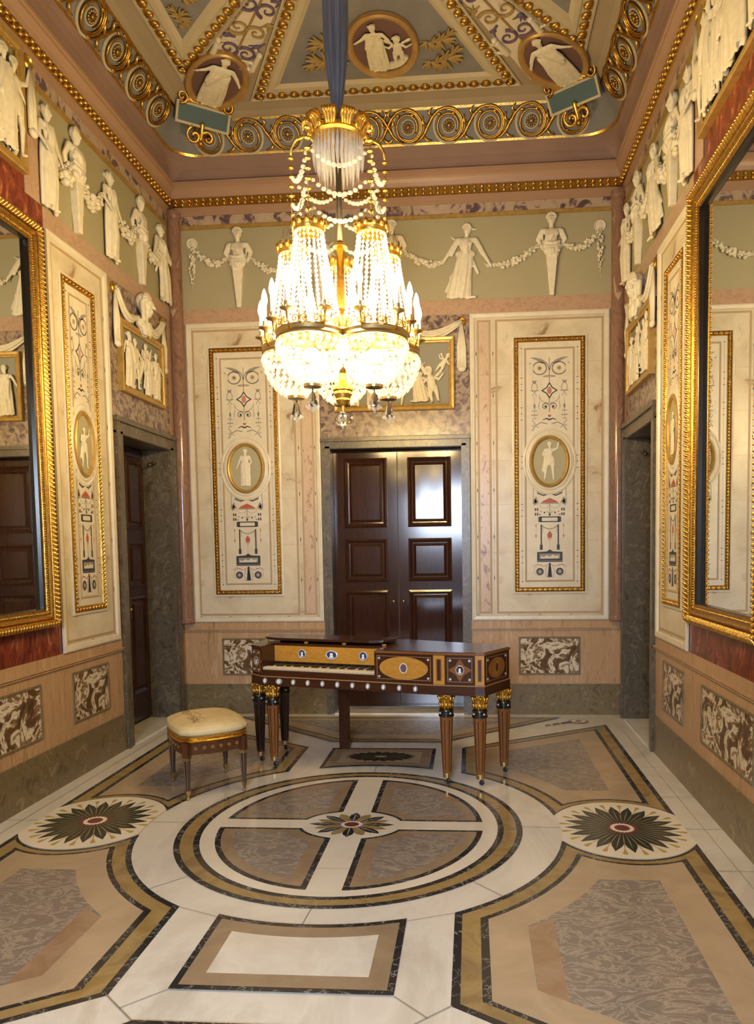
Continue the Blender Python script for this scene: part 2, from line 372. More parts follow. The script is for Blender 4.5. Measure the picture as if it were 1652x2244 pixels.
for sy in (1, -1):
    for d, mt in ((0, 'floor_black'), (.022, 'floor_ochre'), (.095, 'floor_black'), (.115, 'floor_beige'), (.27, 'floor_grey')):
        y0 = 1.845+d*.9; y1 = 2.765-d*.55
        lay([(-.475+d*.35, y0*sy), (.475-d*.35, y0*sy), (1.575-d*1.9, y1*sy), (-1.575+d*1.9, y1*sy)], mt)
    for sx in (1, -1):                                 # bellflower chain on the white diagonal band
        ZL[0] += .0002
        for k, r in ((0, .062), (.13, .046), (.24, .036), (.33, .028)):
            cx, cy = sx*(1.72-k*.90), sy*(2.615-k*.52)
            if not k:
                for q, mt in ((.075, 'floor_rust'), (.058, 'floor_cream'), (.025, 'floor_red')): lay([(cx+q*1.25*math.cos(t*pi/16), cy+q*math.sin(t*pi/16)) for t in range(32)], mt)
            else: lay([(cx+sx*r*p, cy+sy*r*q) for p, q in ((1.3, 1), (.2, 1.1), (-1.2, .2), (-.9, -.9), (-.3, -.1), (.6, .1))], 'floor_dark_green')
for sx in (1, -1):                                     # joints of the white border and of the rings
    line((sx*2.06, YF), (sx*2.06, 2.85), .003)
    for y in (-1.1, -.55, 0, .55, 1.2, 1.75, 2.4): line((sx*1.957, y), (sx*2.18, y+.0), .004)
    line((sx*1.015, .0), (sx*1.236, .0), .004); line((sx*.72, -.715), (sx*.86, -.86), .004); line((sx*.645, -1.70), (sx*.475, -1.845), .005); line((sx*.43, -1.657), (sx*.56, -1.775), .004)
    line((sx*.645, -1.03), (sx*.43, -1.112), .003)
line((-.02, -1.02), (-.03, -1.165), .004); line((-.088, -.60), (.088, -.60), .003); line((0, 1.02), (0, 1.166), .004)
tag(fl.build('floor'), kind='structure')

# ------------------------------------------------------------------ walls (built in wall coordinates, y negative is towards the room)
def wall_bands(b, spans, top=True):
    """spans: list of (x0, x1) runs of full wall between doors"""
    for x0, x1 in spans:
        b.box(x0, x1, -.022, 0, 0, .304, 'plinth_stone'); b.box(x0, x1, -.012, 0, .304, .86, 'dado_pink')
        b.box(x0, x1, -.030, 0, .838, .846, 'dado_pink'); b.box(x0, x1, -.034, 0, .852, .862, 'dado_pink'); b.box(x0, x1, -.016, 0, .862, .934, 'dado_pink')
bw = MB()
for x0, x1, z0, z1 in ((-2.7, -.65, 0, 5.8), (.65, 2.7, 0, 5.8), (-.65, .65, 2.635, 5.8)): bw.box(x0, x1, 0, .30, z0, z1, 'plaster')
bw.box(-.66, .66, .22, .30, 0, 2.7, 'plaster')
wall_bands(bw, ((-2.19, -.722), (.722, 2.19)))
for s in (1, -1):
    x0, x1 = sorted((s*2.05, s*2.19)); bw.box(x0, x1, -.008, 0, .934, 3.877, 'band_pink')
bw.box(-.73, .73, -.010, 0, 2.745, 3.877, 'purple_stone')
bw.box(-2.19, 2.19, -.016, 0, 3.877, 4.013, 'band_pink')
bw.box(-2.068, 2.068, -.004, 0, 4.013, 4.79, 'frieze_green')
for s in (1, -1):
    x0, x1 = sorted((s*2.068, s*2.19)); bw.box(x0, x1, -.010, 0, 4.013, 4.93, 'band_pink')
bw.box(-2.068, 2.068, -.022, 0, 4.778, 4.812, 'gold_paint'); bw.box(-2.068, 2.068, -.010, 0, 4.812, 4.905, 'purple_patch'); bw.box(-2.19, 2.19, -.020, 0, 4.905, 5.0, 'cornice_pink')
tag(bw.build('wall_back', None, (0, YB, 0)), kind='structure')
def side_wall(name, L):
    s = 1 if L else -1; b = MB()
    def bx(u0, u1, d, z0, z1, m, back=0): a, c = sorted((s*u0, s*u1)); b.box(a, c, -d, back, z0, z1, m)
    y0, y1 = YF-.1, YB+.3
    for u0, u1, z0, z1 in ((y0, 1.726, 0, 5.8), (2.70, y1, 0, 5.8), (1.726, 2.70, 2.63, 5.8)): bx(u0, u1, 0, z0, z1, 'plaster', .40)
    bx(1.70, 2.72, -.34, 0, 2.7, 'plaster', .40)
    for u0, u1 in ((y0, 1.60), (2.745, 2.93)):
        bx(u0, u1, .022, 0, .304, 'plinth_stone'); bx(u0, u1, .012, .304, .86, 'dado_pink'); bx(u0, u1, .030, .838, .846, 'dado_pink'); bx(u0, u1, .034, .852, .862, 'dado_pink'); bx(u0, u1, .016, .862, .934, 'dado_pink')
    for u0, u1 in ((-.715, .715),): bx(u0, u1, .012, .934, 4.02, 'red_marble')
    bx(-.52, .52, .012, 4.02, 4.93, 'red_marble')
    for q in (1, -1):
        bx(q*.52, q*.700, .016, 4.02, 4.92, 'band_pink')
        u0, u1 = sorted((q*.715, q*2.93)); bx(u0, u1, .014, 3.877, 4.013, 'band_pink')
        u0, u1 = sorted((q*.700, q*2.80)); bx(u0, u1, .004, 4.013, 4.79, 'frieze_green'); bx(u0, u1, .022, 4.778, 4.812, 'gold_paint'); bx(u0, u1, .010, 4.812, 4.905, 'purple_patch')
    bx(2.745, 2.93, .008, .934, 3.877, 'band_pink'); bx(2.80, 2.93, .009, 4.013, 4.92, 'band_pink')
    bx(1.60, 2.745, .010, 2.745, 3.877, 'purple_stone'); bx(1.555, 1.60, .012, .934, 3.877, 'band_pink')
    bx(y0, 2.93, .020, 4.905, 5.0, 'cornice_pink')
    bx(y0, -.715, .008, .934, 3.877, 'panel_white')
    tag(b.build(name, None, (-W if L else W, 0, 0), (0, 0, pi/2 if L else -pi/2)), kind='structure')
side_wall('wall_left', True); side_wall('wall_right', False)
fwall = MB()                                           # wall behind the photographer, with the window
for x0, x1, z0, z1 in ((-2.7, -.60, 0, 5.8), (.90, 2.7, 0, 5.8), (-.60, .90, 0, .45), (-.60, .90, 3.05, 5.8)): fwall.box(x0, x1, -.3, 0, z0, z1, 'plaster')
fwall.box(-2.19, -.7, 0, .02, 0, .304, 'plinth_stone'); fwall.box(1.0, 2.19, 0, .02, 0, .304, 'plinth_stone')
tag(fwall.build('wall_front', None, (0, YF, 0)), kind='structure')
wn = thing('window_1', None, None, (.15, YF, .45), 0, kind='structure')
b = MB(); b.frame(-.75, .75, 0, 2.6, [(0, -.02), (0, -.12), (.06, -.12), (.06, -.02), (0, -.02)], 'floor_white'); b.box(-.03, .03, -.1, -.04, 0, 2.6, 'floor_white')
for z in (.85, 1.7): b.box(-.75, .75, -.1, -.04, z-.02, z+.02, 'floor_white')
b.build('window_frame', wn)

# ------------------------------------------------------------------ ceiling: cove, scroll band, flat
def rrect(ins, r, n=10):
    x1 = W-ins; y1 = YB-ins; y0 = YF+ins; r = max(r, .001); o = []
    for cx, cy, a in ((x1-r, y1-r, 0), (-x1+r, y1-r, pi/2), (-x1+r, y0+r, pi), (x1-r, y0+r, 1.5*pi)):
        o += [(cx+r*math.cos(a+pi/2*i/n), cy+r*math.sin(a+pi/2*i/n)) for i in range(n+1)]
    return o
def sweep(b, prof, mats, sm=True):                     # prof: (inset, z, corner radius)
    loops = [[(x, y, z) for x, y in rrect(i, r)] for i, z, r in prof]; n = len(loops[0])
    for k in range(len(loops)-1):
        b.add(loops[k]+loops[k+1], [(i, (i+1) % n, n+(i+1) % n, n+i) for i in range(n)], mats[k] if isinstance(mats, (list, tuple)) else mats, sm)
    return loops
ce = MB()
lp = sweep(ce, [(.055, 5.19, .03), (.062, 5.25, .06), (.078, 5.31, .12), (.10, 5.36, .18), (.130, 5.405, .25)], 'cove_pink')
sweep(ce, [(.122, 5.397, .25), (.135, 5.392, .25), (.143, 5.41, .25)], 'gold')
sweep(ce, [(.130, 5.405, .25), (.300, 5.625, .21)], 'ceil_blue', False)
sweep(ce, [(.292, 5.615, .21), (.306, 5.608, .21), (.314, 5.628, .21)], 'gold')
lp = sweep(ce, [(.300, 5.625, .21), (.36, 5.66, .2), (.46, HC, .2)], 'ceil_beige')
ce.add(lp[-1], [tuple(range(len(lp[-1])))], 'ceil_beige')
ce.box(-2.7, 2.7, YF-.2, YB+.4, 5.72, 5.85, 'plaster')
tag(ce.build('ceiling', fix=False), kind='structure')
cn = MB()
sweep(cn, [(0, 4.93, .001), (.022, 4.935, .001), (.024, 4.985, .001)], 'cornice_pink', False)
sweep(cn, [(.024, 4.985, .001), (.034, 4.99, .001), (.040, 5.055, .001), (.034, 5.065, .001)], 'gold_dark', False)
sweep(cn, [(.034, 5.065, .001), (.044, 5.07, .001), (.054, 5.10, .001), (.072, 5.125, .001), (.086, 5.14, .001), (.088, 5.165, .001), (.098, 5.17, .001), (.098, 5.195, .001), (.05, 5.20, .001), (.0, 5.2, .001)], 'cornice_pink', False)
def row(p, q, n, r, mt, sq=1.0):
    for i in range(n):
        t = (i+.5)/n; cn.ell([p[k]+(q[k]-p[k])*t for k in range(3)], (r, r, r*sq), mt, 6, 4)
for z, n, r in ((5.003, 62, .019), (5.042, 62, .019)):
    row((-W+.05, YB-.042, z), (W-.05, YB-.042, z), n, r, 'gold')
    for s in (1, -1): row((s*(W-.042), YB-.05, z), (s*(W-.042), -.6, z), 52, r, 'gold')
tag(cn.build('trim_1', fix=False), kind='structure')
for k, s in enumerate((-1, 1)):                        # engaged columns in the far corners
    b = MB(); b.lathe([(.078, .934), (.078, .955), (.066, .965), (.062, .98), (.062, 4.86), (.070, 4.88), (.070, 4.925)], 28, 'column_pink')
    tag(b.build('trim_%d' % (k+2), None, (s*2.122, YB-.062, 0)), kind='structure')

# ------------------------------------------------------------------ doors
def leaf(b, x0, x1, z0, z1, panels, y):
    b.box(x0, x1, y, y+.045, z0, z1, 'door_wood')
    for a, c, e, f in panels:
        b.frame(a, c, e, f, [(0, y-.001), (0, y-.016), (.018, y-.022), (.040, y-.006), (.052, y-.004), (.078, y-.020)], 'door_wood')
        b.plate([(a+.078, e+.078), (c-.078, e+.078), (c-.078, f-.078), (a+.078, f-.078)], y-.004, y-.020, 'door_wood')
def door(name, wall, u, hw, h, depth, sw):
    loc, rz = at(wall, u, 0); d = thing(name, None, None, loc, rz, kind='structure')
    b = MB()                                           # marble surround with reveals
    for s in (1, -1):
        x0, x1 = sorted((s*hw, s*(hw+sw))); b.box(x0, x1, -.030, .02, 0, h+.02, 'door_stone')
        x0, x1 = sorted((s*(hw+sw*.55), s*(hw+sw))); b.box(x0, x1, -.042, -.03, 0, h+sw, 'door_stone')
        x0, x1 = sorted((s*(hw-.004), s*(hw+.02))); b.box(x0, x1, -.02, depth+.03, 0, h, 'door_stone')
    b.box(-hw-sw, hw+sw, -.030, .02, h, h+sw, 'door_stone'); b.box(-hw-sw-.01, hw+sw+.01, -.052, 0, h+sw*.82, h+sw+.02, 'door_stone'); b.box(-hw, hw, -.02, depth+.03, h-.004, h+.02, 'door_stone')
    b.box(-hw, hw, -.03, depth+.05, 0, .012, 'floor_white')
    b.build('surround', d)
    for s in (-1, 1):
        m_ = MB(); a, c = sorted((s*.004, s*(hw-.006))); e, f = sorted((s*(.16*hw), s*(.83*hw)))
        leaf(m_, a, c, .045, h-.01, [(e, f, 1.862, h-.085), (e, f, 1.318, 1.748), (e, f, .30, 1.230)], depth)
        lf = m_.build('door_leaf', d)
        hd = MB(); hd.ell((s*.05, depth-.035, 1.12), .016, 'brass_dull'); hd.cap((s*.05, depth, 1.12), (s*.05, depth-.03, 1.12), .007, .007, 'brass_dull'); hd.build('handle', lf)
    return d
d1 = door('door_1', 'B', 0, .646, 2.635, .14, .078)
d2 = door('door_2', 'L', 2.213, .487, 2.630, .255, .118)
d3 = door('door_3', 'R', 2.213, .487, 2.630, .255, .118)
for d_, s in ((d2, 1), (d3, -1)):
    b = MB(); b.tube([(s*.482, .12, 2.50), (s*.40, .12, 2.50), (s*.33, .12, 2.47)], .012, 'bronze'); b.ell((s*.33, .12, 2.47), .02, 'bronze'); b.build('door_hook', d_)
# ================================================================== STUCCO FIGURES (each one continuous surface)
def remesh(b, name, vox, smooth=2):
    me = b.mesh(name+'_raw'); o = bpy.data.objects.new(name+'_raw', me); C.objects.link(o)
    m = o.modifiers.new('r', 'REMESH'); m.mode = 'VOXEL'; m.voxel_size = vox; m.use_smooth_shade = True
    if smooth: k = o.modifiers.new('s', 'SMOOTH'); k.iterations = smooth; k.factor = .5
    bpy.context.view_layer.update()
    dg = bpy.context.evaluated_depsgraph_get()
    r = bpy.data.meshes.new_from_object(o.evaluated_get(dg), depsgraph=dg); r.name = name
    bpy.data.objects.remove(o); bpy.data.meshes.remove(me)
    r.materials.clear(); r.materials.append(MT['stucco'])
    r.polygons.foreach_set('use_smooth', [True]*len(r.polygons)); return r
def head(b, x, y, z, k=1, turn=0, hair='bun'):
    """face looks to -y; z is the chin"""
    c, s = math.cos(turn), math.sin(turn)
    def P(px, py, pz): return (x+k*(px*c-py*s), y+k*(px*s+py*c), z+k*pz)
    b.ell(P(0, 0, .075), (.046*k, .054*k, .070*k), 'stucco', 12, 9); b.ell(P(0, -.018, .022), (.030*k, .030*k, .026*k), 'stucco')
    b.cap(P(0, -.052, .085), P(0, -.064, .058), .007*k, .010*k)                      # nose
    for q in (1, -1):
        b.cap(P(q*.010, -.050, .092), P(q*.034, -.040, .092), .008*k, .007*k)         # brows
        b.ell(P(q*.020, -.046, .080), (.010*k, .007*k, .006*k), 'stucco', 6, 4)       # eyes
        b.ell(P(q*.026, -.036, .055), (.013*k, .012*k, .013*k), 'stucco', 6, 4)       # cheeks
        b.ell(P(q*.046, .002, .070), (.008*k, .014*k, .018*k), 'stucco', 6, 4)        # ears
    b.cap(P(-.012, -.049, .040), P(.012, -.049, .040), .006*k, .006*k); b.cap(P(-.009, -.048, .031), P(.009, -.048, .031), .006*k, .006*k)
    b.ell(P(0, .014, .098), (.054*k, .056*k, .056*k), 'stucco', 12, 8)
    for i in range(11):
        a = pi*(i+.5)/11; b.ell(P(.053*math.cos(a), -.020, .090+.052*math.sin(a)), .016*k, 'stucco', 6, 4)
    if hair == 'bun': b.ell(P(.0, .070, .105), .032*k, 'stucco'); b.cap(P(.04, .04, .09), P(.11, .05, .075), .016*k, .007*k)
    if hair == 'long':
        for q in (1, -1): b.cap(P(q*.045, .01, .08), P(q*.055, .005, -.03), .022*k, .014*k)
    if hair == 'beard':
        for i in range(5): b.cap(P((i-2)*.013, -.035, .022), P((i-2)*.009, -.034, -.022), .012*k, .007*k)
def hand(b, p, d, k=1):
    p = Vector(p); d = Vector(d).normalized(); sd = d.cross(Vector((0, -1, 0))); sd = sd.normalized() if sd.length > .1 else Vector((1, 0, 0))
    b.cap(p, p+d*.026*k, .014*k, .015*k)
    for i in range(4):
        q = p+d*.028*k+sd*(i-1.5)*.0085*k; e = q+d*(.022, .028, .026, .019)[i]*k+Vector((0, -.004, 0)); b.cap(q, e, .0052*k, .0046*k); b.cap(e, e+d*.008*k+Vector((0, .012*k, 0)), .0046*k, .0042*k)
    b.cap(p+sd*.012*k, p+sd*.028*k+d*.018*k, .006*k, .005*k)
def limb(b, a, e, h, r, k=1):
    b.cap(a, e, r, r*.80); b.cap(e, h, r*.80, r*.55); hand(b, h, Vector(h)-Vector(e), k)
def folds(b, top, bot, n, r0, r1, jitter=.012):
    """drapery between two lines, each given by its two ends"""
    rg = random.Random(int(1000*abs(top[0][0]+bot[0][0]*3))+n)
    for i in range(n):
        t = i/(n-1); p = [top[0][k]+(top[1][k]-top[0][k])*t for k in range(3)]; q = [bot[0][k]+(bot[1][k]-bot[0][k])*t for k in range(3)]
        y = -.05*math.sin(pi*t); mid = [(p[k]+q[k])/2 for k in range(3)]
        p[1] += y; q[1] += y*1.2; mid[1] += y*1.3-.01+rg.uniform(-1, 1)*jitter; mid[0] += rg.uniform(-1, 1)*jitter
        k_ = .75+.5*(i % 2)
        b.cap(p, mid, r0*k_, (r0+r1)/2*k_); b.cap(mid, q, (r0+r1)/2*k_, r1*k_)
def torso(b, lean=0, w=.11, bust=True):
    b.cap((0, 0, .56), (lean*.6, 0, .66), .088, .072); b.cap((lean*.6, 0, .66), (lean, 0, .76), .070, .080); b.cap((lean-w*.95, 0, .795), (lean+w*.95, 0, .795), .040, .040)
    b.cap((lean, .0, .80), (lean*1.1, -.006, .872), .031, .028)
    for q in (1, -1):
        b.ell((lean+q*.040, -.062, .735), (.036, .034, .036), 'stucco', 8, 6) if bust else b.ell((lean+q*.042, -.052, .750), (.048, .028, .036), 'stucco', 8, 6)
def statue(kind):
    b = MB()
    if kind == 'dancer':
        torso(b, .02); head(b, .03, -.005, .855, 1.08, -.35, 'bun')
        folds(b, ((-.085, .0, .60), (.085, .0, .60)), ((-.25, .0, .045), (.06, .0, .02)), 9, .034, .026)
        folds(b, ((-.09, -.005, .60), (.09, -.005, .60)), ((-.13, -.01, .47), (.11, -.01, .45)), 7, .026, .024)
        folds(b, ((-.085, -.02, .79), (.10, -.02, .79)), ((-.03, -.03, .62), (.05, -.03, .62)), 6, .016, .015)
        b.cap((-.09, 0, .61), (.09, 0, .61), .050, .050)
        limb(b, (-.105, 0, .795), (-.20, -.02, .665), (-.285, -.04, .540), .040); limb(b, (.145, 0, .795), (.225, -.02, .645), (.330, -.04, .470), .040)
        for q, x in ((-1, -.105), (1, .145)):
            for i in range(3): b.cap((x, -.02, .80-.02*i), (x+q*.085, -.03, .665-.035*i), .026, .020)
        b.cap((.06, 0, .60), (.17, .02, .36), .034, .022); b.cap((.02, 0, .60), (-.20, .03, .30), .034, .030); b.cap((-.06, 0, .55), (-.27, .03, .12), .030, .022)
        for p in ((-.20, .035), (.055, .020)): b.cap((p[0]-.01, -.03, .025), (p[0]+.08, -.055, .018), .022, .015)
        b.cap((-.12, .02, .80), (-.20, .03, .86), .020, .010)
    elif kind == 'maiden':
        torso(b, 0); head(b, 0, -.005, .862, 1, .45, 'bun')
        folds(b, ((-.09, .0, .60), (.09, .0, .60)), ((-.115, .0, .03), (.115, .0, .03)), 8, .036, .026)
        folds(b, ((-.10, -.01, .62), (.10, -.01, .62)), ((-.12, -.01, .40), (.12, -.01, .44)), 7, .028, .026)
        folds(b, ((-.10, -.02, .80), (.10, -.02, .80)), ((-.06, -.03, .62), (.06, -.03, .62)), 6, .017, .016)
        limb(b, (-.115, 0, .795), (-.165, -.03, .655), (-.12, -.09, .560), .031); limb(b, (.115, 0, .795), (.175, -.01, .655), (.225, -.04, .535), .031)
        for q in (1, -1): b.cap((q*.05, -.04, .022), (q*.06, -.095, .016), .022, .015)
    elif kind == 'herm':
        torso(b, 0, .115, False); head(b, 0, -.012, .852, 1.10, .2, 'short')
        b.ell((0, -.01, .60), (.115, .085, .085), 'stucco', 12, 8)
        folds(b, ((-.11, -.01, .79), (.11, -.01, .79)), ((.02, -.03, .66), (.10, -.02, .62)), 5, .018, .016)
        for z in (.645, .60): b.tube([(-.105, -.05, z+.012), (-.05, -.088, z-.012), (0, -.095, z-.018), (.05, -.088, z-.012), (.105, -.05, z+.012)], .016, 'stucco')
        folds(b, ((-.10, -.02, .585), (.10, -.02, .585)), ((-.075, -.03, .49), (.075, -.03, .52)), 6, .022, .018)
        for q in (1, -1): b.cap((q*.120, .0, .790), (q*.158, .03, .690), .036, .030); b.cap((q*.158, .03, .690), (q*.105, .05, .60), .030, .024); b.cap((q*.13, -.01, .80), (q*.185, .01, .70), .022, .014)
        w0, w1 = .028, .078
        b.add([(-w0, -.045, 0), (w0, -.045, 0), (w0, .05, 0), (-w0, .05, 0), (-w1, -.07, .56), (w1, -.07, .56), (w1, .06, .56), (-w1, .06, .56)], [(3, 2, 1, 0), (4, 5, 6, 7), (0, 1, 5, 4), (1, 2, 6, 5), (2, 3, 7, 6), (3, 0, 4, 7)], 'stucco')
        b.cap((-.088, -.05, .545), (.088, -.05, .545), .022, .022)
    elif kind == 'robed':
        torso(b, 0); head(b, .01, -.005, .862, 1, .4, 'bun')
        folds(b, ((-.10, .0, .62), (.10, .0, .62)), ((-.15, .0, .04), (.13, .0, .03)), 8, .040, .030)
        folds(b, ((-.12, -.02, .80), (.12, -.02, .80)), ((.10, -.03, .42), (.15, -.02, .56)), 7, .024, .026)
        folds(b, ((-.11, -.02, .70), (-.02, -.04, .66)), ((-.13, -.02, .34), (.06, -.04, .36)), 5, .026, .026)
        limb(b, (-.12, 0, .795), (-.20, -.04, .70), (-.245, -.06, .62), .034); limb(b, (.12, 0, .795), (.20, -.02, .715), (.285, -.03, .665), .034)
        for q in (1, -1): b.cap((q*.06, -.04, .028), (q*.09, -.085, .02), .024, .016)
    elif kind == 'youth':
        torso(b, 0, .11, False); head(b, 0, -.005, .862, 1, -.5, 'short')
        for q, f in ((1, .03), (-1, -.05)):
            b.cap((q*.052, 0, .54), (q*.055+f, -.035, .29), .064, .042); b.cap((q*.055+f, -.035, .29), (q*.06+f*1.4, .0, .045), .040, .024); b.cap((q*.06+f*1.4, 0, .03), (q*.07+f*1.4, -.075, .018), .024, .016)
        folds(b, ((-.10, -.01, .60), (.10, -.01, .60)), ((-.11, -.01, .42), (.12, -.01, .40)), 7, .028, .024)
        folds(b, ((-.11, .03, .80), (-.02, .04, .80)), ((-.19, .05, .25), (-.08, .05, .22)), 5, .028, .026)
        limb(b, (-.12, 0, .795), (-.18, -.05, .68), (-.13, -.10, .60), .034); limb(b, (.12, 0, .795), (.205, -.03, .84), (.225, -.05, .96), .034)
    elif kind == 'child':
        b.cap((0, 0, .40), (0, 0, .62), .12, .115); head(b, 0, -.01, .70, 1.75, -.4, 'short'); b.cap((0, 0, .64), (0, 0, .72), .05, .05)
        for q in (1, -1):
            b.cap((q*.07, 0, .38), (q*.09, -.03, .20), .075, .055); b.cap((q*.09, -.03, .20), (q*.08, .0, .05), .052, .036); b.cap((q*.08, 0, .035), (q*.10, -.09, .02), .032, .024)
            limb(b, (q*.12, 0, .64), (q*.21, -.03, .56), (q*.31, -.05, .64), .042, 1.3); b.cap((q*.06, .06, .62), (q*.30, .08, .76), .03, .05)
    elif kind == 'bust':
        head(b, 0, -.05, .34, 2.9, .3, 'long'); b.cap((0, -.02, .22), (0, -.035, .42), .085, .075); b.cap((-.15, 0, .19), (.15, 0, .19), .10, .10); b.ell((0, 0, .10), (.17, .10, .14), 'stucco', 12, 8)
        folds(b, ((-.22, -.03, .24), (.22, -.03, .24)), ((-.13, -.06, .0), (.13, -.06, .0)), 8, .030, .026)
        for i in range(9): a = pi*(i+.5)/9; b.ell((.155*math.cos(a), -.10, .59+.17*math.sin(a)), .045, 'stucco')
    return remesh(b, kind, .0088 if kind in ('herm', 'dancer', 'maiden') else .0105)
FIG = {k: statue(k) for k in ('dancer', 'maiden', 'herm', 'robed', 'youth', 'child', 'bust')}
def figure(name, kind, parent, x, y, z, h, flip=False, depth=.7, lean=0):
    return put(name, FIG[kind], parent, (x, y, z), (0, lean, 0), (-h if flip else h, h*depth, h))
def wfig(name, kind, wall, u, z, h, label, flip=False, depth=.75, group='stucco figures of the frieze', lean=0):
    loc, rz = at(wall, u, z, .045*h/.7*.7)
    o = put(name, FIG[kind], None, loc, (0, lean, rz), (-h if flip else h, h*depth, h))
    return tag(o, label, 'relief figure', group)
DH = 'white stucco dancer in flowing dress '
HM = 'stucco pillar bust '
wfig('herm_relief', 'herm', 'B', -1.50, 4.012, .745, HM+'on the far frieze, above the left painted panel')
wfig('herm_relief', 'herm', 'B', 0, 4.012, .745, HM+'at the middle of the far frieze, half hidden by the chandelier')
wfig('herm_relief', 'herm', 'B', 1.51, 4.012, .745, HM+'on the far frieze, above the right painted panel', True)
wfig('dancer_relief', 'dancer', 'B', .70, 4.010, .685, DH+'striding on the far frieze right of the chandelier', depth=.6)
wfig('dancer_relief', 'dancer', 'B', -.70, 4.010, .685, DH+'on the far frieze, behind the chandelier candles', True, depth=.6)
for wl, sd in (('L', 'left'), ('R', 'right')):
    f = wl == 'R'
    wfig('maiden_relief', 'maiden', wl, .775, 4.010, .70, 'stucco woman on the %s frieze, nearest the relief above the mirror' % sd, f)
    wfig('herm_relief', 'herm', wl, 1.14, 4.012, .745, HM+'on the %s wall frieze, above its painted panel' % sd, f)
    wfig('dancer_relief', 'maiden' if wl == 'L' else 'dancer', wl, 1.655, 4.010, .69, 'stucco %s on the %s frieze between its two pillar busts' % (('woman in long gown', 'left') if wl == 'L' else ('dancer with swinging drapery', 'right')), f)
    wfig('herm_relief', 'herm', wl, 2.20, 4.012, .745, HM+'on the %s wall frieze, above the doorway' % sd, not f)
    wfig('maiden_relief', 'maiden' if wl == 'R' else 'dancer', wl, 2.64, 4.010, .69, 'stucco woman at the far end of the %s frieze, by the corner column' % sd, not f)
# garlands
def garland(wall, u0, z0, u1, z1, sag, label, drop=None, n=26, depth=.030, seed=1, big=1):
    rg = random.Random(seed); b = MB(); um = (u0+u1)/2; s = -1 if wall == 'R' else 1; pts = []
    for i in range(n+1):
        t = i/n; x = s*(u0+(u1-u0)*t-um); z = z0+(z1-z0)*t-4*sag*t*(1-t)-z0; pts.append((x, -.012, z))
    b.tube(pts, .010, 'stucco', 6)
    for i, p in enumerate(pts):
        k = (.6+.7*math.sin(pi*i/n))*big
        for _ in range(3):
            r = rg.uniform(.008, .017)*k; b.ell((p[0]+rg.uniform(-.018, .018)*k, -.012-rg.uniform(0, depth*.7)*k, p[2]+rg.uniform(-.024, .020)*k), (r*1.25, r, r), 'stucco', 6, 4)
        if i % 2 == 0:
            a = rg.uniform(0, 2*pi); q = .036*k; b.cap((p[0], -.012, p[2]), (p[0]+q*math.cos(a), -.018, p[2]+q*math.sin(a)), .008*k, .003)
    if drop:
        L = drop; x0 = s*(u1-um)
        for i in range(22):
            t = i/21; k = math.sin(pi*min(1, t+.12))*.9+.25
            for _ in range(2): r = rg.uniform(.008, .015)*k; b.ell((x0+rg.uniform(-.024, .024)*k, -.010-rg.uniform(0, .022), z1-z0-.02-L*t), (r, r, r*1.3), 'stucco', 6, 4)
    loc, rz = at(wall, um, z0, .004)
    return tag(b.build('garland', None, loc, (0, 0, rz)), label, 'garland', 'fruit garlands of the frieze')
G = 'stucco fruit garland '
garland('B', .90, 4.33, 1.40, 4.50, .075, G+'between the striding dancer and the far right pillar bust', seed=2)
garland('B', 1.62, 4.49, 1.965, 4.62, .10, G+'hung from the boss at the right end of the far frieze', .44, 20, seed=3)
garland('B', -1.62, 4.49, -1.965, 4.62, .10, G+'hung from the boss at the left end of the far frieze', .44, 20, seed=4)
garland('B', -.90, 4.33, -1.39, 4.50, .075, G+'between the far left pillar bust and the chandelier', seed=5)
garland('B', .50, 4.38, .11, 4.50, .075, G+'left of the striding dancer, reaching behind the chandelier', seed=6)
garland('B', -.50, 4.38, -.11, 4.50, .075, G+'on the far frieze, wholly behind the chandelier chains', seed=7)
for s, nm in ((1, 'right'), (-1, 'left')):
    b = MB(); b.oval(0, 0, .055, .055, [(0, 0), (0, -.008), (-.006, -.014), (-.012, -.008), (-.03, -.010), (-.054, -.012)], 'stucco', 24)
    loc, rz = at('B', s*1.965, 4.645, .005); tag(b.build('boss', None, loc), 'round white stucco boss holding the garland at the %s end of the far frieze' % nm, 'boss', 'garland bosses')
for wl, sd in (('L', 'left'), ('R', 'right')):
    for k, (a, c, t_) in enumerate(((.93, 1.05, 'beside the near woman'), (1.24, 1.52, 'between near pillar bust and middle figure'), (1.80, 2.10, 'between middle figure and far pillar bust'), (2.30, 2.55, 'between far pillar bust and corner woman'))):
        garland(wl, a, 4.45, c, 4.47, .13, G+t_+', %s frieze' % sd, None, 24, .04, seed=10+k, big=1.35)

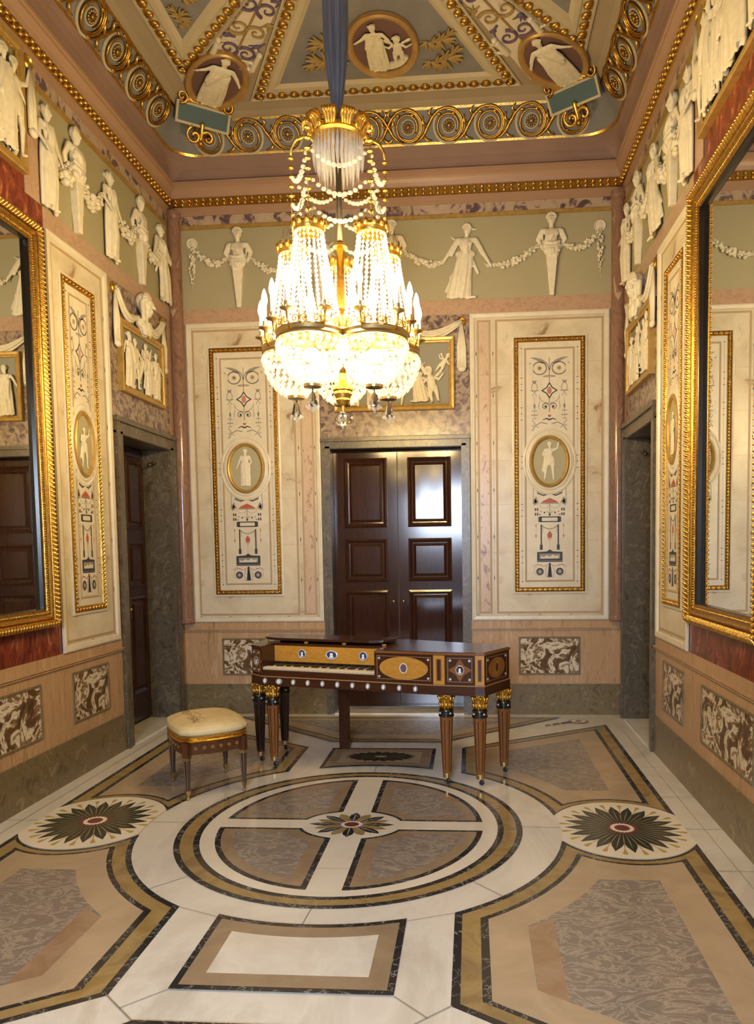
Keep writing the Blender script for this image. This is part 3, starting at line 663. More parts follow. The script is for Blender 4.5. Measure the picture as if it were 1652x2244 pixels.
# ================================================================== PAINTED MARBLE PANELS
def deco(k):
    """painted grotesque, x scaled by k, z absolute; lies on y = 0 and faces -y"""
    b = MB(); Y0, Y1 = 0, -.0012
    def rib(pts, w, mt, cl=False): b.ribbon([(x*k, z) for x, z in pts], w, Y0, Y1, mt, cl)
    def dsc(x, z, r, mt, rz=None): b.disc(x*k, z, r*k, rz or r, Y0, Y1-.0004, mt, 20)
    def pol(pts, mt, up=.0): b.plate([(x*k, z) for x, z in pts], Y0, Y1-up, mt)
    for s in (1, -1):
        pol([(s*.015, 3.385), (s*.06, 3.425), (s*.12, 3.445), (s*.185, 3.448), (s*.12, 3.420), (s*.075, 3.392)], 'ink_grey')
        pol([(s*.17, 3.395), (s*.195, 3.40), (s*.185, 3.385)], 'ink_grey')
        rib(arc(s*.092, 3.345, .066, .060, pi/2-s*1.2, pi/2-s*1.2+s*5.6, 26), .006, 'ink'); rib(arc(s*.092, 3.345, .060, .054, 0, 2*pi, 24), .003, 'ink_grey'); dsc(s*.092, 3.345, .021, 'ink_tan'); dsc(s*.092, 3.345, .010, 'ink')
        rib([(s*.03, 3.40), (s*.012, 3.365), (0, 3.32)], .005, 'ink')
        rib(arc(s*.142, 3.165, .027, .042, 0, 2*pi, 18), .006, 'ink_grey'); pol([(s*.128, 3.205), (s*.156, 3.205), (s*.165, 3.235), (s*.142, 3.225), (s*.120, 3.235)], 'ink_grey'); rib([(s*.122, 3.085), (s*.142, 3.12), (s*.162, 3.085)], .007, 'ink_grey'); rib([(s*.18, 3.135), (s*.10, 3.135)], .004, 'ink')
        rib([(s*.142, 3.08), (s*.142, 2.86)], .003, 'ink_grey'); rib([(s*.118, 2.945), (s*.166, 2.945)], .007, 'ink_grey'); rib([(s*.112, 2.905), (s*.172, 2.905)], .009, 'ink_grey'); rib([(s*.122, 2.872), (s*.162, 2.872)], .006, 'ink_grey'); pol([(s*.130, 2.99), (s*.142, 3.02), (s*.154, 2.99), (s*.142, 2.955)], 'ink_grey')
        rib(spiral(s*.040, 2.985, .008, .034, pi/2, s*1.2, 22), .006, 'ink'); dsc(s*.036, 2.985, .011, 'ink'); rib(arc(s*.05, 2.99, .052, .050, pi/2-s*.6, pi/2-s*2.2, 10), .004, 'ink_grey')
        rib([(0, 2.858), (s*.03, 2.872), (s*.065, 2.858)], lambda t: .016-.010*t, 'ink')
        rib([(s*.02, 2.82), (s*.08, 2.835), (s*.135, 2.805), (s*.165, 2.755)], .010, 'ink_grey'); rib([(s*.165, 2.86), (s*.135, 2.82), (s*.165, 2.80)], .008, 'ink_grey'); rib([(s*.13, 2.80), (s*.10, 2.785)], .007, 'ink_grey')
        rib(arc(0, 3.09, .095, .075, -pi/2, -pi/2+s*1.5, 12), .006, 'ink_grey'); rib([(s*.095, 3.10), (s*.097, 2.98)], .003, 'ink_tan')
        # below the oval
        rib([(0, 2.165), (s*.05, 2.148), (s*.11, 2.172), (s*.155, 2.215), (s*.158, 2.06)], .007, 'ink_grey'); rib([(s*.01, 2.155), (s*.06, 2.138), (s*.12, 2.165)], .011, 'ink')
        pol([(s*.105, 2.075), (s*.13, 2.13), (s*.158, 2.095), (s*.15, 2.045), (s*.125, 2.055)], 'ink_grey'); pol([(s*.12, 2.08), (s*.14, 2.11), (s*.148, 2.06)], 'ink')
        rib(arc(s*.05, 2.075, .055, .055, pi, 2*pi, 12), .003, 'ink_grey')
        for z in (2.005, 1.960): pol([(s*.110, z-.013), (s*.143, z-.013), (s*.143, z+.013), (s*.110, z+.013)], 'ink'); pol([(s*.123, z-.013), (s*.130, z-.013), (s*.130, z+.013), (s*.123, z+.013)], 'panel_inner', .0004)
        dsc(s*.05, 1.975, .007, 'ink', .009); dsc(s*.085, 1.985, .005, 'ink'); dsc(s*.095, 1.955, .006, 'ink')
        pol([(s*.075, 1.665), (s*.088, 1.665), (s*.088, 1.86), (s*.075, 1.86)], 'ink'); pol([(s*.068, 1.615), (s*.095, 1.615), (s*.095, 1.665), (s*.068, 1.665)], 'ink')
        pol([(s*.075, 1.885), (s*.108, 1.885), (s*.108, 1.935), (s*.075, 1.935)], 'ink'); rib([(0, 1.815), (s*.04, 1.825), (s*.075, 1.85)], .009, 'ink_grey'); rib([(s*.068, 1.85), (s*.066, 1.78)], .004, 'ink_grey')
        rib([(s*.128, 1.87), (s*.132, 1.72)], .003, 'ink_tan'); dsc(s*.132, 1.85, .007, 'ink_tan', .016); dsc(s*.132, 1.75, .006, 'ink_red', .012)
        dsc(s*.095, 1.405, .036, 'ink'); dsc(s*.095, 1.405, .022, 'ink_grey'); dsc(s*.095, 1.405, .010, 'panel_inner'); rib(spiral(s*.095, 1.405, .040, .070, -pi/2, s*.55, 16), .004, 'ink_tan')
        rib([(s*.01, 1.475), (s*.06, 1.455), (s*.12, 1.478), (s*.16, 1.452)], .005, 'ink_red'); rib([(s*.03, 1.46), (s*.045, 1.40), (s*.03, 1.345)], .005, 'ink_grey')
    rib([(0, 3.445), (0, 3.02)], .004, 'ink'); rib([(-.060, 3.268), (0, 3.276), (.060, 3.268)], .010, 'ink_grey'); rib([(-.045, 3.262), (.045, 3.262)], .004, 'ink_red')
    def dia(r, q=.62): return [p for i in range(4) for p in ((r*math.cos(i*pi/2), 3.135+r*math.sin(i*pi/2)), (r*q*.62*(math.cos(i*pi/2)+math.cos((i+1)*pi/2)), 3.135+r*q*.62*(math.sin(i*pi/2)+math.sin((i+1)*pi/2))))]
    pol(dia(.080), 'ink'); pol(dia(.060), 'panel_inner', .0003); b.disc(0, 3.135, .020*k, .036, Y0, Y1-.0008, 'ink_red', 18)
    for x in (-.009, 0, .009): b.box(x*k-.001, x*k+.001, -.0026, 0, 3.105, 3.165, 'panel_inner')
    pol([(-.018, 2.905), (.018, 2.905), (.010, 2.885), (-.010, 2.885)], 'ink_red'); rib([(0, 3.0), (0, 2.93)], .005, 'ink')
    pol([(-.085, 2.068), (.085, 2.068), (.060, 2.088), (0, 2.115), (-.060, 2.088)], 'ink_red'); rib([(-.088, 2.062), (.088, 2.062)], .005, 'ink')
    rib([(0, 2.05), (0, 1.945)], .003, 'ink'); dsc(0, 1.955, .010, 'ink', .012); rib([(-.03, 1.985), (0, 1.97), (.03, 1.985)], .004, 'ink')
    rib([(-.09, 1.932), (.09, 1.932)], .010, 'ink'); rib([(-.09, 1.888), (.09, 1.888)], .010, 'ink')
    pol([(0, 1.80), (.024, 1.765), (.020, 1.735), (0, 1.725), (-.020, 1.735), (-.024, 1.765)], 'ink_red'); rib([(-.018, 1.722), (0, 1.712), (.018, 1.722)], .008, 'ink_tan'); rib([(0, 1.71), (0, 1.62)], .003, 'ink_grey')
    pol([(-.122, 1.510), (.122, 1.510), (.122, 1.595), (.03, 1.600), (0, 1.620), (-.03, 1.600), (-.122, 1.595)], 'ink')
    pol([(-.098, 1.528), (.098, 1.528), (.098, 1.578), (-.098, 1.578)], 'ink_grey', .0003); pol([(-.085, 1.533), (.08, 1.533), (.09, 1.560), (.05, 1.555), (.03, 1.570), (0, 1.548), (-.03, 1.562), (-.06, 1.545), (-.09, 1.555)], 'panel_inner', .0006)
    rib([(-.122, 1.503), (.122, 1.503)], .010, 'ink'); pol([(-.008, 1.49), (.008, 1.49), (.022, 1.35), (-.022, 1.35)], 'ink'); rib([(0, 1.45), (0, 1.36)], .006, 'ink_red')
    return b
DECO = {}
def painted_panel(wall, cu, sl, gr, gx, strip, k, label, flip):
    loc, rz = at(wall, cu, .934); t = thing('wall_panel', label, 'wall panel', loc, rz, 'painted marble wall panels'); o = (0, 0, -.934)
    f = -1 if flip else 1
    def sp(a): x = sorted((f*a[0], f*a[1])); return x[0], x[1]
    s0, s1 = sp(sl); g0, g1 = sp(gr)
    b = MB(); b.box(s0, s1, -.014, 0, .934, 3.877, 'panel_white'); b.frame(s0, s1, .936, 3.875, [(0, 0), (0, -.030), (.012, -.034), (.040, -.030), (.050, -.014)], 'panel_inner')
    for (u0, u1) in ([(g0, g1)]+([sp(strip)] if strip else [])):
        b.frame(u0, u1, 1.012, 3.802, [(-.014, -.014), (-.012, -.0165), (.004, -.0165), (.006, -.014)], 'ink_tan')
    if strip: u0, u1 = sp(strip); b.box(u0+.008, u1-.008, -.0150, -.01, 1.02, 3.795, 'inlay_pink')
    # fine black inlay marks along the border
    cols = [s0+.060, s1-.060]+([f*(strip[1]+.035)] if strip else [])
    for x in cols:
        b.box(x-.0012, x+.0012, -.0152, -.01, .985, 3.835, 'ink_grey')
        for z in (1.35, 1.75, 2.2, 2.65, 3.1, 3.5): b.plate([(x-.005, z), (x, z-.028), (x+.005, z), (x, z+.028)], -.01, -.0158, 'ink')
    for z in (.985, 3.835):
        b.box(s0+.06, s1-.06, -.0152, -.01, z-.0012, z+.0012, 'ink_grey')
        n = max(2, int((s1-s0)/.3))
        for i in range(n+1): x = s0+.06+(s1-s0-.12)*i/n; b.plate([(x-.020, z), (x, z-.006), (x+.020, z), (x, z+.006)], -.01, -.0158, 'ink')
    for z in (1.6, 2.06, 2.48, 2.9, 3.3): b.box(s0+.05, -gx-.02, -.0150, -.01, z-.001, z+.001, 'ink_tan'); b.box(gx+.02, s1-.05, -.0150, -.01, z+.1-.001, z+.1+.001, 'ink_tan')
    b.build('slab', t, o)
    z0, z1 = 1.212, 3.634
    b = MB(); b.frame(-gx-.022, gx+.022, z0-.022, z1+.022, [(0, -.014), (0, -.024), (.014, -.028), (.022, -.024)], 'panel_inner')
    b.frame(-gx, gx, z0, z1, [(0, -.014), (0, -.032), (.007, -.036), (.012, -.024), (.028, -.024), (.036, -.030), (.042, -.018)], 'gold_dark')
    for (p, q, n) in (((-gx+.020, z0), (-gx+.020, z1), 78), ((gx-.020, z0), (gx-.020, z1), 78), ((-gx, z0+.020), (gx, z0+.020), int(44*gx)*1), ((-gx, z1-.020), (gx, z1-.020), int(44*gx))):
        n = max(n, 10)
        for i in range(n):
            u = (i+.5)/n; b.ell((p[0]+(q[0]-p[0])*u, -.028, p[1]+(q[1]-p[1])*u), (.011, .012, .013), 'gold', 6, 4)
    b.build('gilt_frame', t, o)
    b = MB(); w = gx-.042; b.box(-w, w, -.017, -.012, z0+.04, z1-.04, 'panel_inner'); b.frame(-w+.055, w-.055, z0+.095, z1-.095, [(0, -.017), (.003, -.022), (.012, -.022), (.018, -.015)], 'ink_tan')
    for x in (-w+.028, w-.028):
        for z in (1.31, 3.535): b.disc(x, z, .006, .006, -.01, -.0182, 'ink', 10)
        b.box(x-.0012, x+.0012, -.0176, -.01, 1.32, 3.52, 'ink_grey')
        for z in (1.55, 2.0, 2.46, 2.92, 3.2): b.box(x-.011, x+.011, -.0182, -.01, z+.055, z+.060, 'ink'); b.box(x-.011, x+.011, -.0182, -.01, z-.060, z-.055, 'ink'); b.disc(x, z, .0055, .0055, -.01, -.0182, 'ink', 8)
    for x in (0,):
        for z in (1.31, 3.535): b.disc(x, z, .005, .005, -.01, -.0182, 'ink', 10)
    b.build('inner_panel', t, o)
    if k not in DECO: DECO[k] = deco(k).mesh('grotesque', True)
    put('painted_grotesque', DECO[k], t, (0, -.0172, -.934))
    rx, rz_ = .155*k, .214
    b = MB(); b.oval(0, 2.462, rx, rz_, [(.105, -.015), (.100, -.022), (.085, -.026), (.075, -.020), (.062, -.022), (.055, -.028), (.045, -.030), (.034, -.024)], 'panel_inner', 44)
    b.oval(0, 2.462, rx, rz_, [(.034, -.018), (.032, -.034), (.020, -.042), (.006, -.034), (0, -.022), (-.004, -.020)], 'gold_paint', 44)
    fr = b.build('medallion_frame', t, o)
    b = MB(); b.disc(0, 2.462, rx+.002, rz_+.002, -.012, -.021, 'cameo_ground', 40); md = b.build('medallion', t, o)
    figure('medallion_figure', 'youth' if f > 0 else 'maiden', md, 0, -.026, 2.285, .36*min(1, k*1.15), flip, .25)
    return t
painted_panel('B', 1.489, (-.754, .561), (-.499, .496), .334, (-.673, -.569), 1.0, 'pale marble panel painted with grotesques, on the far wall right of the double door', False)
painted_panel('B', -1.489, (-.754, .561), (-.499, .496), .334, (-.673, -.569), 1.0, 'pale marble panel painted with grotesques, on the far wall left of the double door', True)
painted_panel('L', 1.114, (-.392, .441), (-.325, .355), .227, None, .72, 'narrow marble panel painted with grotesques, between the left mirror and left doorway', False)
painted_panel('R', 1.114, (-.392, .441), (-.325, .355), .227, None, .72, 'narrow marble panel painted with grotesques, between the right mirror and right doorway', True)

# dado panels of veined marble
def dado(wall, u, hw, z0, z1, label, seed):
    loc, rz = at(wall, u, z0, .012); b = MB(); b.box(-hw, hw, -.004, 0, 0, z1-z0, 'breccia')
    b.frame(-hw, hw, 0, z1-z0, [(-.004, 0), (-.002, -.010), (.010, -.010), (.014, -.003)], 'plinth_stone')
    o = b.build('dado_panel', None, loc, (0, 0, rz)); return tag(o, label, 'marble panel', 'veined marble dado panels')
dado('B', 1.485, .294, .397, .765, 'brown and white veined marble panel in the far wall dado, right of the piano', 1)
dado('B', -1.485, .294, .397, .765, 'brown and white veined marble panel in the far wall dado, behind the piano left end', 2)
for wl, sd in (('L', 'left'), ('R', 'right')):
    dado(wl, 1.088, .259, .405, .774, 'small brown and white marble panel under the painted panel on the %s wall' % sd, 3)
    dado(wl, 0, .430, .400, .766, 'wide brown and white marble panel below the gilt mirror on the %s wall' % sd, 4)

# ================================================================== FRAMED RELIEFS, MIRRORS
def rosette(b, x, z, r, y=0):
    b.oval(x, z, r, r, [(0, y), (0, y-.018), (-.008, y-.026), (-.018, y-.014), (-.028, y-.020), (-r*.99, y-.030)], 'gold', 22)
def framed_relief(name, wall, u, hw, z0, z1, label, seed, crowd, bust=None, ros=None, bar=.052):
    loc, rz = at(wall, u, z0, .010); t = thing(name, label, 'framed relief', loc, rz, 'framed stucco reliefs'); h = z1-z0
    b = MB(); b.frame(-hw, hw, 0, h, [(0, 0), (0, -.045), (.008, -.050), (bar*.6, -.046), (bar*.7, -.036), (bar, -.030), (bar, -.004)], 'gold_paint')
    n = int(h/.016)
    for x in (-hw+bar, hw-bar):
        for i in range(n): b.ell((x, -.030, bar+(h-2*bar)*(i+.5)/n), .0058, 'gold', 5, 3)
    n = int(2*hw/.016)
    for z in (bar, h-bar):
        for i in range(n): b.ell((-hw+bar+(2*hw-2*bar)*(i+.5)/n, -.030, z), .0058, 'gold', 5, 3)
    b.build('gilt_frame', t)
    b = MB(); b.box(-hw+bar*.8, hw-bar*.8, -.006, 0, bar*.8, h-bar*.8, 'relief_ground'); b.build('ground', t)
    rg = random.Random(seed)
    for kind, x, zz, hh, fl, ln in crowd: figure('relief_figure', kind, t, x, -.006-.04*hh-rg.uniform(0, .012), bar+zz, hh, fl, .62, ln)
    if bust:
        figure('bust', 'bust', t, 0, -.045, h-.03, bust, False, .9)
        b = MB(); rx, rzz = ros
        for s in (1, -1):
            for q in range(4):
                pts = [(s*(.10+(rx-.10)*v), -.02-.012*q % .03, h+.10+(rzz-h-.10)*v-.10*math.sin(pi*v)-(q-1.5)*.022*math.sin(pi*(.15+.85*(1-v)))) for v in [i/12 for i in range(13)]]
                b.tube(pts, [.020-.008*i/12 for i in range(13)], 'stucco', 7)
        b.build('drapery_swag', t)
    if ros:
        rx, rzz = ros; r_ = .048
        for s in (1, -1):
            b = MB(); rosette(b, s*rx, rzz, r_); b.build('rosette', t)
            b = MB()
            for q in range(5): b.tube([(s*rx+(q-2)*.004, -.022, rzz-.03), (s*rx+(q-2)*.016, -.028-.008*(q % 2), rzz-.25), (s*rx+(q-2)*.018, -.028, rzz-.44)], [.008, .014, .010], 'stucco', 7)
            b.ell((s*rx, -.03, rzz-.45), (.045, .025, .03), 'stucco'); b.build('drapery_tail', t)
    return t
over = lambda f: [('robed', -.27*f, 0, .47, False, 0), ('youth', -.16*f, .02, .42, True, 0), ('youth', -.04*f, .06, .40, False, .25*f), ('maiden', .08*f, 0, .40, True, 0), ('dancer', .17*f, .03, .36, False, -.15*f), ('robed', .27*f, 0, .42, True, 0), ('child', .33*f, 0, .24, False, 0)]
framed_relief('overdoor_relief', 'L', 2.145, .425, 2.99, 3.585, 'gilt framed white relief topped by a draped bust, above the left doorway', 3, over(1), .46, (.465, .82))
framed_relief('overdoor_relief', 'R', 2.125, .425, 2.99, 3.585, 'gilt framed white relief topped by a draped bust, above the right doorway', 4, over(-1), .46, (.465, .82))
framed_relief('overdoor_relief', 'B', 0, .585, 2.98, 3.667, 'gilt framed grey relief above the double door, partly behind the chandelier', 5,
              [('robed', -.42, 0, .50, False, 0), ('maiden', -.20, 0, .46, True, 0), ('youth', .02, 0, .48, False, .2), ('dancer', .22, .02, .44, True, 0), ('child', .40, .02, .36, False, -.2), ('child', .42, .30, .22, True, .6)], .42, (.656, .826))
big = lambda f: [(kd, f*x, z, hh, fl, ln) for kd, x, z, hh, fl, ln in (('youth', .40, .02, .58, False, 0), ('robed', .30, 0, .62, True, 0), ('maiden', .20, .06, .55, False, .1), ('youth', .10, 0, .64, True, 0), ('dancer', -.03, .02, .58, False, 0), ('robed', -.16, 0, .62, False, 0), ('youth', -.29, .04, .55, True, -.2), ('maiden', -.40, 0, .58, False, 0), ('child', .36, .0, .30, True, 0))]
for wl, sd, f in (('L', 'left', 1), ('R', 'right', -1)):
    framed_relief('relief_over_mirror', wl, 0, .512, 4.122, 4.925, 'large gilt framed white relief above the %s wall mirror' % sd, 6, big(f), None, (.605, .765), .062)
    loc, rz = at(wl, 0, 1.144, .012); t = thing('wall_mirror', 'tall wall mirror in a carved gilt frame on the %s wall' % sd, 'mirror', loc, rz, 'gilt wall mirrors'); H, hw = 2.69, .603
    b = MB(); b.frame(-hw, hw, 0, H, [(0, .018), (0, -.030), (.010, -.048), (.034, -.058), (.055, -.044), (.060, -.032)], 'gold_dark'); rg = random.Random(5)
    def leaves(p, q):
        n = int(math.hypot(q[0]-p[0], q[1]-p[1])/.030); dx, dz = (q[0]-p[0])/n, (q[1]-p[1])/n; l = math.hypot(dx, dz); nx, nz = -dz/l, dx/l
        for i in range(n):
            x, z = p[0]+dx*(i+.5), p[1]+dz*(i+.5)
            for sg in (1, -1): b.cap((x, -.060, z), (x+sg*nx*.020+dx*.35, -.046, z+sg*nz*.020+dz*.35), .011, .006, 'gold', 6)
            b.ell((x, -.062, z), .008, 'gold', 6, 4)
    e = .030
    for p, q in (((-hw+e, e), (hw-e, e)), ((hw-e, e), (hw-e, H-e)), ((hw-e, H-e), (-hw+e, H-e)), ((-hw+e, H-e), (-hw+e, e))): leaves(p, q)
    b.build('leaf_moulding', t, (0, -.018, 0))
    b = MB(); b.frame(-hw+.058, hw-.058, .058, H-.058, [(0, -.030), (.004, -.040), (.014, -.044), (.022, -.040), (.030, -.030), (.055, -.026), (.058, -.020), (.070, -.018)], 'gold_dark'); b.frame(-hw+.128, hw-.128, .128, H-.128, [(-.002, -.018), (.004, -.012), (.008, .016)], 'ebony')  # black lip paints in the darkness of the rebate between frame and glass
    e = .104; n = 150
    for x in (-hw+e, hw-e):
        for i in range(n): b.ell((x, -.027, e+(H-2*e)*(i+.5)/n), (.007, .008, .006), 'gold', 5, 3)
    for z in (e, H-e):
        for i in range(60): b.ell((-hw+e+(2*hw-2*e)*(i+.5)/60, -.027, z), (.006, .008, .007), 'gold', 5, 3)
    b.build('inner_frame', t, (0, -.018, 0))
    b = MB(); b.box(-hw+.128, hw-.128, -.006, 0, .128, H-.128, 'looking_glass'); b.build('glass', t)
# ================================================================== CEILING ORNAMENT
def inset_poly(P, d):                                  # convex outline, counter-clockwise
    n = len(P); L = []
    for i in range(n):
        a, c = Vector(P[i]), Vector(P[(i+1) % n]); t = (c-a).normalized(); nn = Vector((-t.y, t.x)); L.append((a+nn*d, t))
    out = []
    for i in range(n):
        (p, t), (q, s) = L[i-1], L[i]; k = t.x*s.y-t.y*s.x; u = ((q.x-p.x)*s.y-(q.y-p.y)*s.x)/k; out.append((p.x+t.x*u, p.y+t.y*u))
    return out
def ccw(P): return P if sum(P[i-1][0]*P[i][1]-P[i][0]*P[i-1][1] for i in range(len(P))) > 0 else P[::-1]
def coffer(P, label, sprigs):
    P = ccw(P); cx = sum(p[0] for p in P)/len(P); cy = sum(p[1] for p in P)/len(P)
    t = thing('ceiling_coffer', label, 'ceiling panel', (cx, cy, HC), 0, 'ceiling panels with leaf borders'); o = (-cx, -cy, 0)
    def loops(b, prof, mt):
        R_ = [[(x, y, -z) for x, y in inset_poly(P, d)] for d, z in prof]; n = len(P)
        for k in range(len(R_)-1): b.add(R_[k]+R_[k+1], [(i, (i+1) % n, n+(i+1) % n, n+i) for i in range(n)], mt)
    b = MB(); loops(b, [(0, 0), (0, .022), (.012, .026), (.020, .012), (.105, .012), (.118, .022), (.16, .022), (.20, .004)], 'ceil_cream'); b.build('moulding', t, o)
    b = MB(); q = inset_poly(P, .062)
    for i in range(len(q)):
        a, c = Vector(q[i]), Vector(q[(i+1) % len(q)]); l = (c-a).length; n = max(1, int(l/.104)); tt = (c-a)/l; nn = Vector((-tt.y, tt.x))
        for k in range(n+1):
            p = a+(c-a)*(k/n)
            b.ell((p.x, p.y, -.016), (.040, .040, .022), 'gold_dark', 10, 5)
            b.ell((p.x+nn.x*.016, p.y+nn.y*.016, -.030), (.022, .022, .014), 'gold', 8, 4)
            for s in (1, -1): b.cap((p.x+tt.x*.030*s-nn.x*.026, p.y+tt.y*.030*s-nn.y*.026, -.016), (p.x+tt.x*.046*s-nn.x*.008, p.y+tt.y*.046*s-nn.y*.008, -.016), .011, .007, 'gold_dark', 6)
    b.build('leaf_border', t, o)
    b = MB(); b.add([(x, y, -.005) for x, y in inset_poly(P, .19)], [tuple(range(len(P)))], 'ceil_blue'); b.build('field', t, o)
    for x, y, a, k in sprigs:
        b = MB(); b.tube([(0, 0, 0), (.10, .04, -.012), (.22, .03, -.02), (.32, -.05, -.012)], [.010, .012, .012, .006], 'arabesque_gold', 6)
        for u, v, d, q in ((.10, .05, 1.2, .10), (.13, .03, -.6, .09), (.20, .05, 1.7, .12), (.22, .01, -1.0, .11), (.26, .02, .5, .12), (.31, -.04, -.8, .10), (.06, .02, 2.2, .08)):
            for w in (-.5, 0, .5): b.cap((u, v, -.01), (u+q*math.cos(d+w), v+q*math.sin(d+w), -.022), .024*q/.1, .009, 'arabesque_gold', 6)
        b.build('leaf_sprig', t, (x-cx, y-cy, -.008), (0, 0, a)).scale = (k, k, k)
    return t
coffer([(-1.21, 2.445), (1.21, 2.445), (.27, .62), (-.27, .62)], 'grey blue ceiling panel with the round medallion, above the far wall', [(.36, 1.82, -.15, .75), (-.24, 1.80, pi+.15, .75), (.36, 2.06, -.25, .9), (-.26, 2.04, pi+.25, .9)])
coffer([(-1.70, 2.12), (-.76, 1.155), (-.76, -1.155), (-1.70, -2.12)], 'grey blue ceiling panel along the left wall, cut off by the picture top', [(-1.48, 1.50, -1.2, .6), (-1.35, 1.25, -1.0, .6)])
coffer([(1.70, 2.12), (.76, 1.155), (.76, -1.155), (1.70, -2.12)], 'grey blue ceiling panel along the right wall, cut off by the picture top', [(1.42, 1.25, -2.0, .6)])
for s, nm in ((-1, 'left'), (1, 'right')):             # diagonal marble bands with painted scrollwork
    b = MB(); z0 = HC-.003
    P = [(s*1.28, 2.40), (s*1.66, 2.14), (s*.66, 1.10), (s*.30, .74)]
    b.add([(x, y, z0) for x, y in P], [(0, 1, 2, 3)], 'vault_marble')
    rg = random.Random(3+s)
    def on(u, v): return (s*(1.40-.95*u+v*.707*.9), 2.22-1.40*u+v*.55*-.9*1)
    for q in (1, -1):
        for k in range(4):
            u = .30+.16*k; x, y = on(u, q*.09); mt = ('arabesque_purple', 'arabesque_gold')[k % 2]
            b.tube([(px, py, z0-.008) for px, py in spiral(x, y, .012, .085, q*k, q*1.3, 24)], [.005+.009*i/24 for i in range(25)], mt, 6)
            x2, y2 = on(u+.08, q*.16)
            b.ell((x2, y2, z0-.006), (.030, .022, .012), ('arabesque_blue', 'arabesque_gold', 'arabesque_purple')[k % 3], 8, 4)
            for w in range(4): a = rg.uniform(0, 6.3); b.cap((x2, y2, z0-.006), (x2+.07*math.cos(a), y2+.07*math.sin(a), z0-.006), .013, .004, mt, 6)
    b.tube([(*on(u/10, 0), z0-.006) for u in range(1, 10)], .008, 'arabesque_gold', 6)
    for q in (1, -1):                                   # crouching white creatures beside the medallion
        x, y = on(.22, q*.21); b.cap((x, y, z0-.01), (x-s*.09, y-.14, z0-.02), .030, .020, 'stucco', 8); b.ell((x-s*.11, y-.17, z0-.02), .026, 'stucco'); b.cap((x, y, z0-.01), (x+q*.10, y-.02, z0-.015), .022, .008, 'stucco', 7); b.cap((x-s*.04, y-.06, z0-.01), (x-s*.04+q*.09, y-.12, z0-.015), .018, .006, 'stucco', 7)
    tag(b.build('arabesque_band', None, (0, 0, 0), fix=False), 'marbled diagonal ceiling band with scrollwork, running from the far %s corner medallion' % nm, 'ceiling band', 'diagonal ceiling bands')
def medallion(x, y, rx, ry, ang, label, figs):
    t = thing('ceiling_medallion', label, 'ceiling medallion', (x, y, HC-.01), 0, 'ceiling medallions'); t.rotation_euler = (pi/2, 0, 0)
    t.rotation_euler = (Matrix.Rotation(ang, 4, 'Z') @ Matrix.Rotation(pi/2, 4, 'X')).to_euler()   # local -y hangs down, local z points along the figure's head
    b = MB(); b.oval(0, 0, rx, ry, [(.0, 0), (0, -.030), (-.010, -.042), (-.035, -.036), (-.052, -.026), (-.058, -.012)], 'oval_rim', 48); b.build('rim', t)
    b = MB(); b.disc(0, 0, rx-.05, ry-.05, .0, -.014, 'oval_purple', 44); b.build('ground', t)
    for kind, px, pz, h, fl, ln in figs: figure('medallion_figure', kind, t, px, -.035, pz, h, fl, .45, ln)
    return t
# local z runs towards the middle of the ceiling, so heads point there
medallion(-1.40, 2.13, .255, .395, -.59*-1, 'purple oval ceiling medallion with a robed white figure in the far left corner', [('robed', 0, -.32, .66, True, 0)])
medallion(1.45, 2.13, .255, .395, -.59, 'purple oval ceiling medallion with a robed white figure in the far right corner', [('robed', 0, -.32, .66, False, 0)])
mc = medallion(.06, 1.83, .29, .37, 0, 'round purple ceiling medallion with a white woman and child', [('robed', -.05, -.25, .52, True, 0), ('child', .12, -.17, .32, False, 0)])
b = MB(); b.plate([(x, z) for x, z in arc(.03, -.02, .19, .24, -2.5, -.5, 14)]+[(x, z) for x, z in arc(.03, .02, .16, .21, -.6, -2.4, 14)], -.012, -.030, 'stucco'); b.build('crescent', mc)
# tablets with gilt tendrils below the corner medallions
for s, nm in ((-1, 'left'), (1, 'right')):
    t = thing('ceiling_tablet', 'teal tablet with white rim and gilt tendrils below the far %s corner medallion' % nm, 'tablet', (s*1.665, 2.49, 5.585), 0, 'teal ceiling tablets')
    t.rotation_euler = (Matrix.Rotation(-s*.60, 4, 'Z') @ Matrix.Rotation(.66-pi/2*0, 4, 'X')).to_euler()
    b = MB(); b.box(-.225, .225, -.030, 0, -.072, .072, 'tablet_teal'); b.frame(-.24, .24, -.087, .087, [(0, 0), (0, -.040), (.020, -.040), (.024, -.02)], 'ceil_cream'); b.build('plate', t)
    for q in (1, -1):
        b = MB(); b.tube([(x, -.045, z) for x, z in spiral(q*.20, .12, .010, .055, 0, q*1.3, 22)], .014, 'gold_dark', 7); b.tube([(x, -.045, z) for x, z in spiral(q*.09, .14, .010, .040, 1, -q*1.2, 22)], .012, 'gold', 7)
        for k in range(5): a = pi/2+q*(.2+.35*k); b.cap((q*.15, -.045, .10), (q*.15+.09*math.cos(a), -.06, .10+.06*math.sin(a)), .018, .006, 'gold_dark' if k % 2 else 'gold', 6)
        b.build('tendril', t)
    b = MB()
    for q in (1, -1): b.tube([(x, -.04, z) for x, z in spiral(q*.06, -.16, .012, .075, pi, q*1.2, 22)], .014, 'gold', 7)
    b.cap((0, -.04, -.06), (0, -.04, -.20), .022, .014, 'gold', 8); b.ell((0, -.05, -.21), .03, 'gold_dark'); b.build('palmette', t)
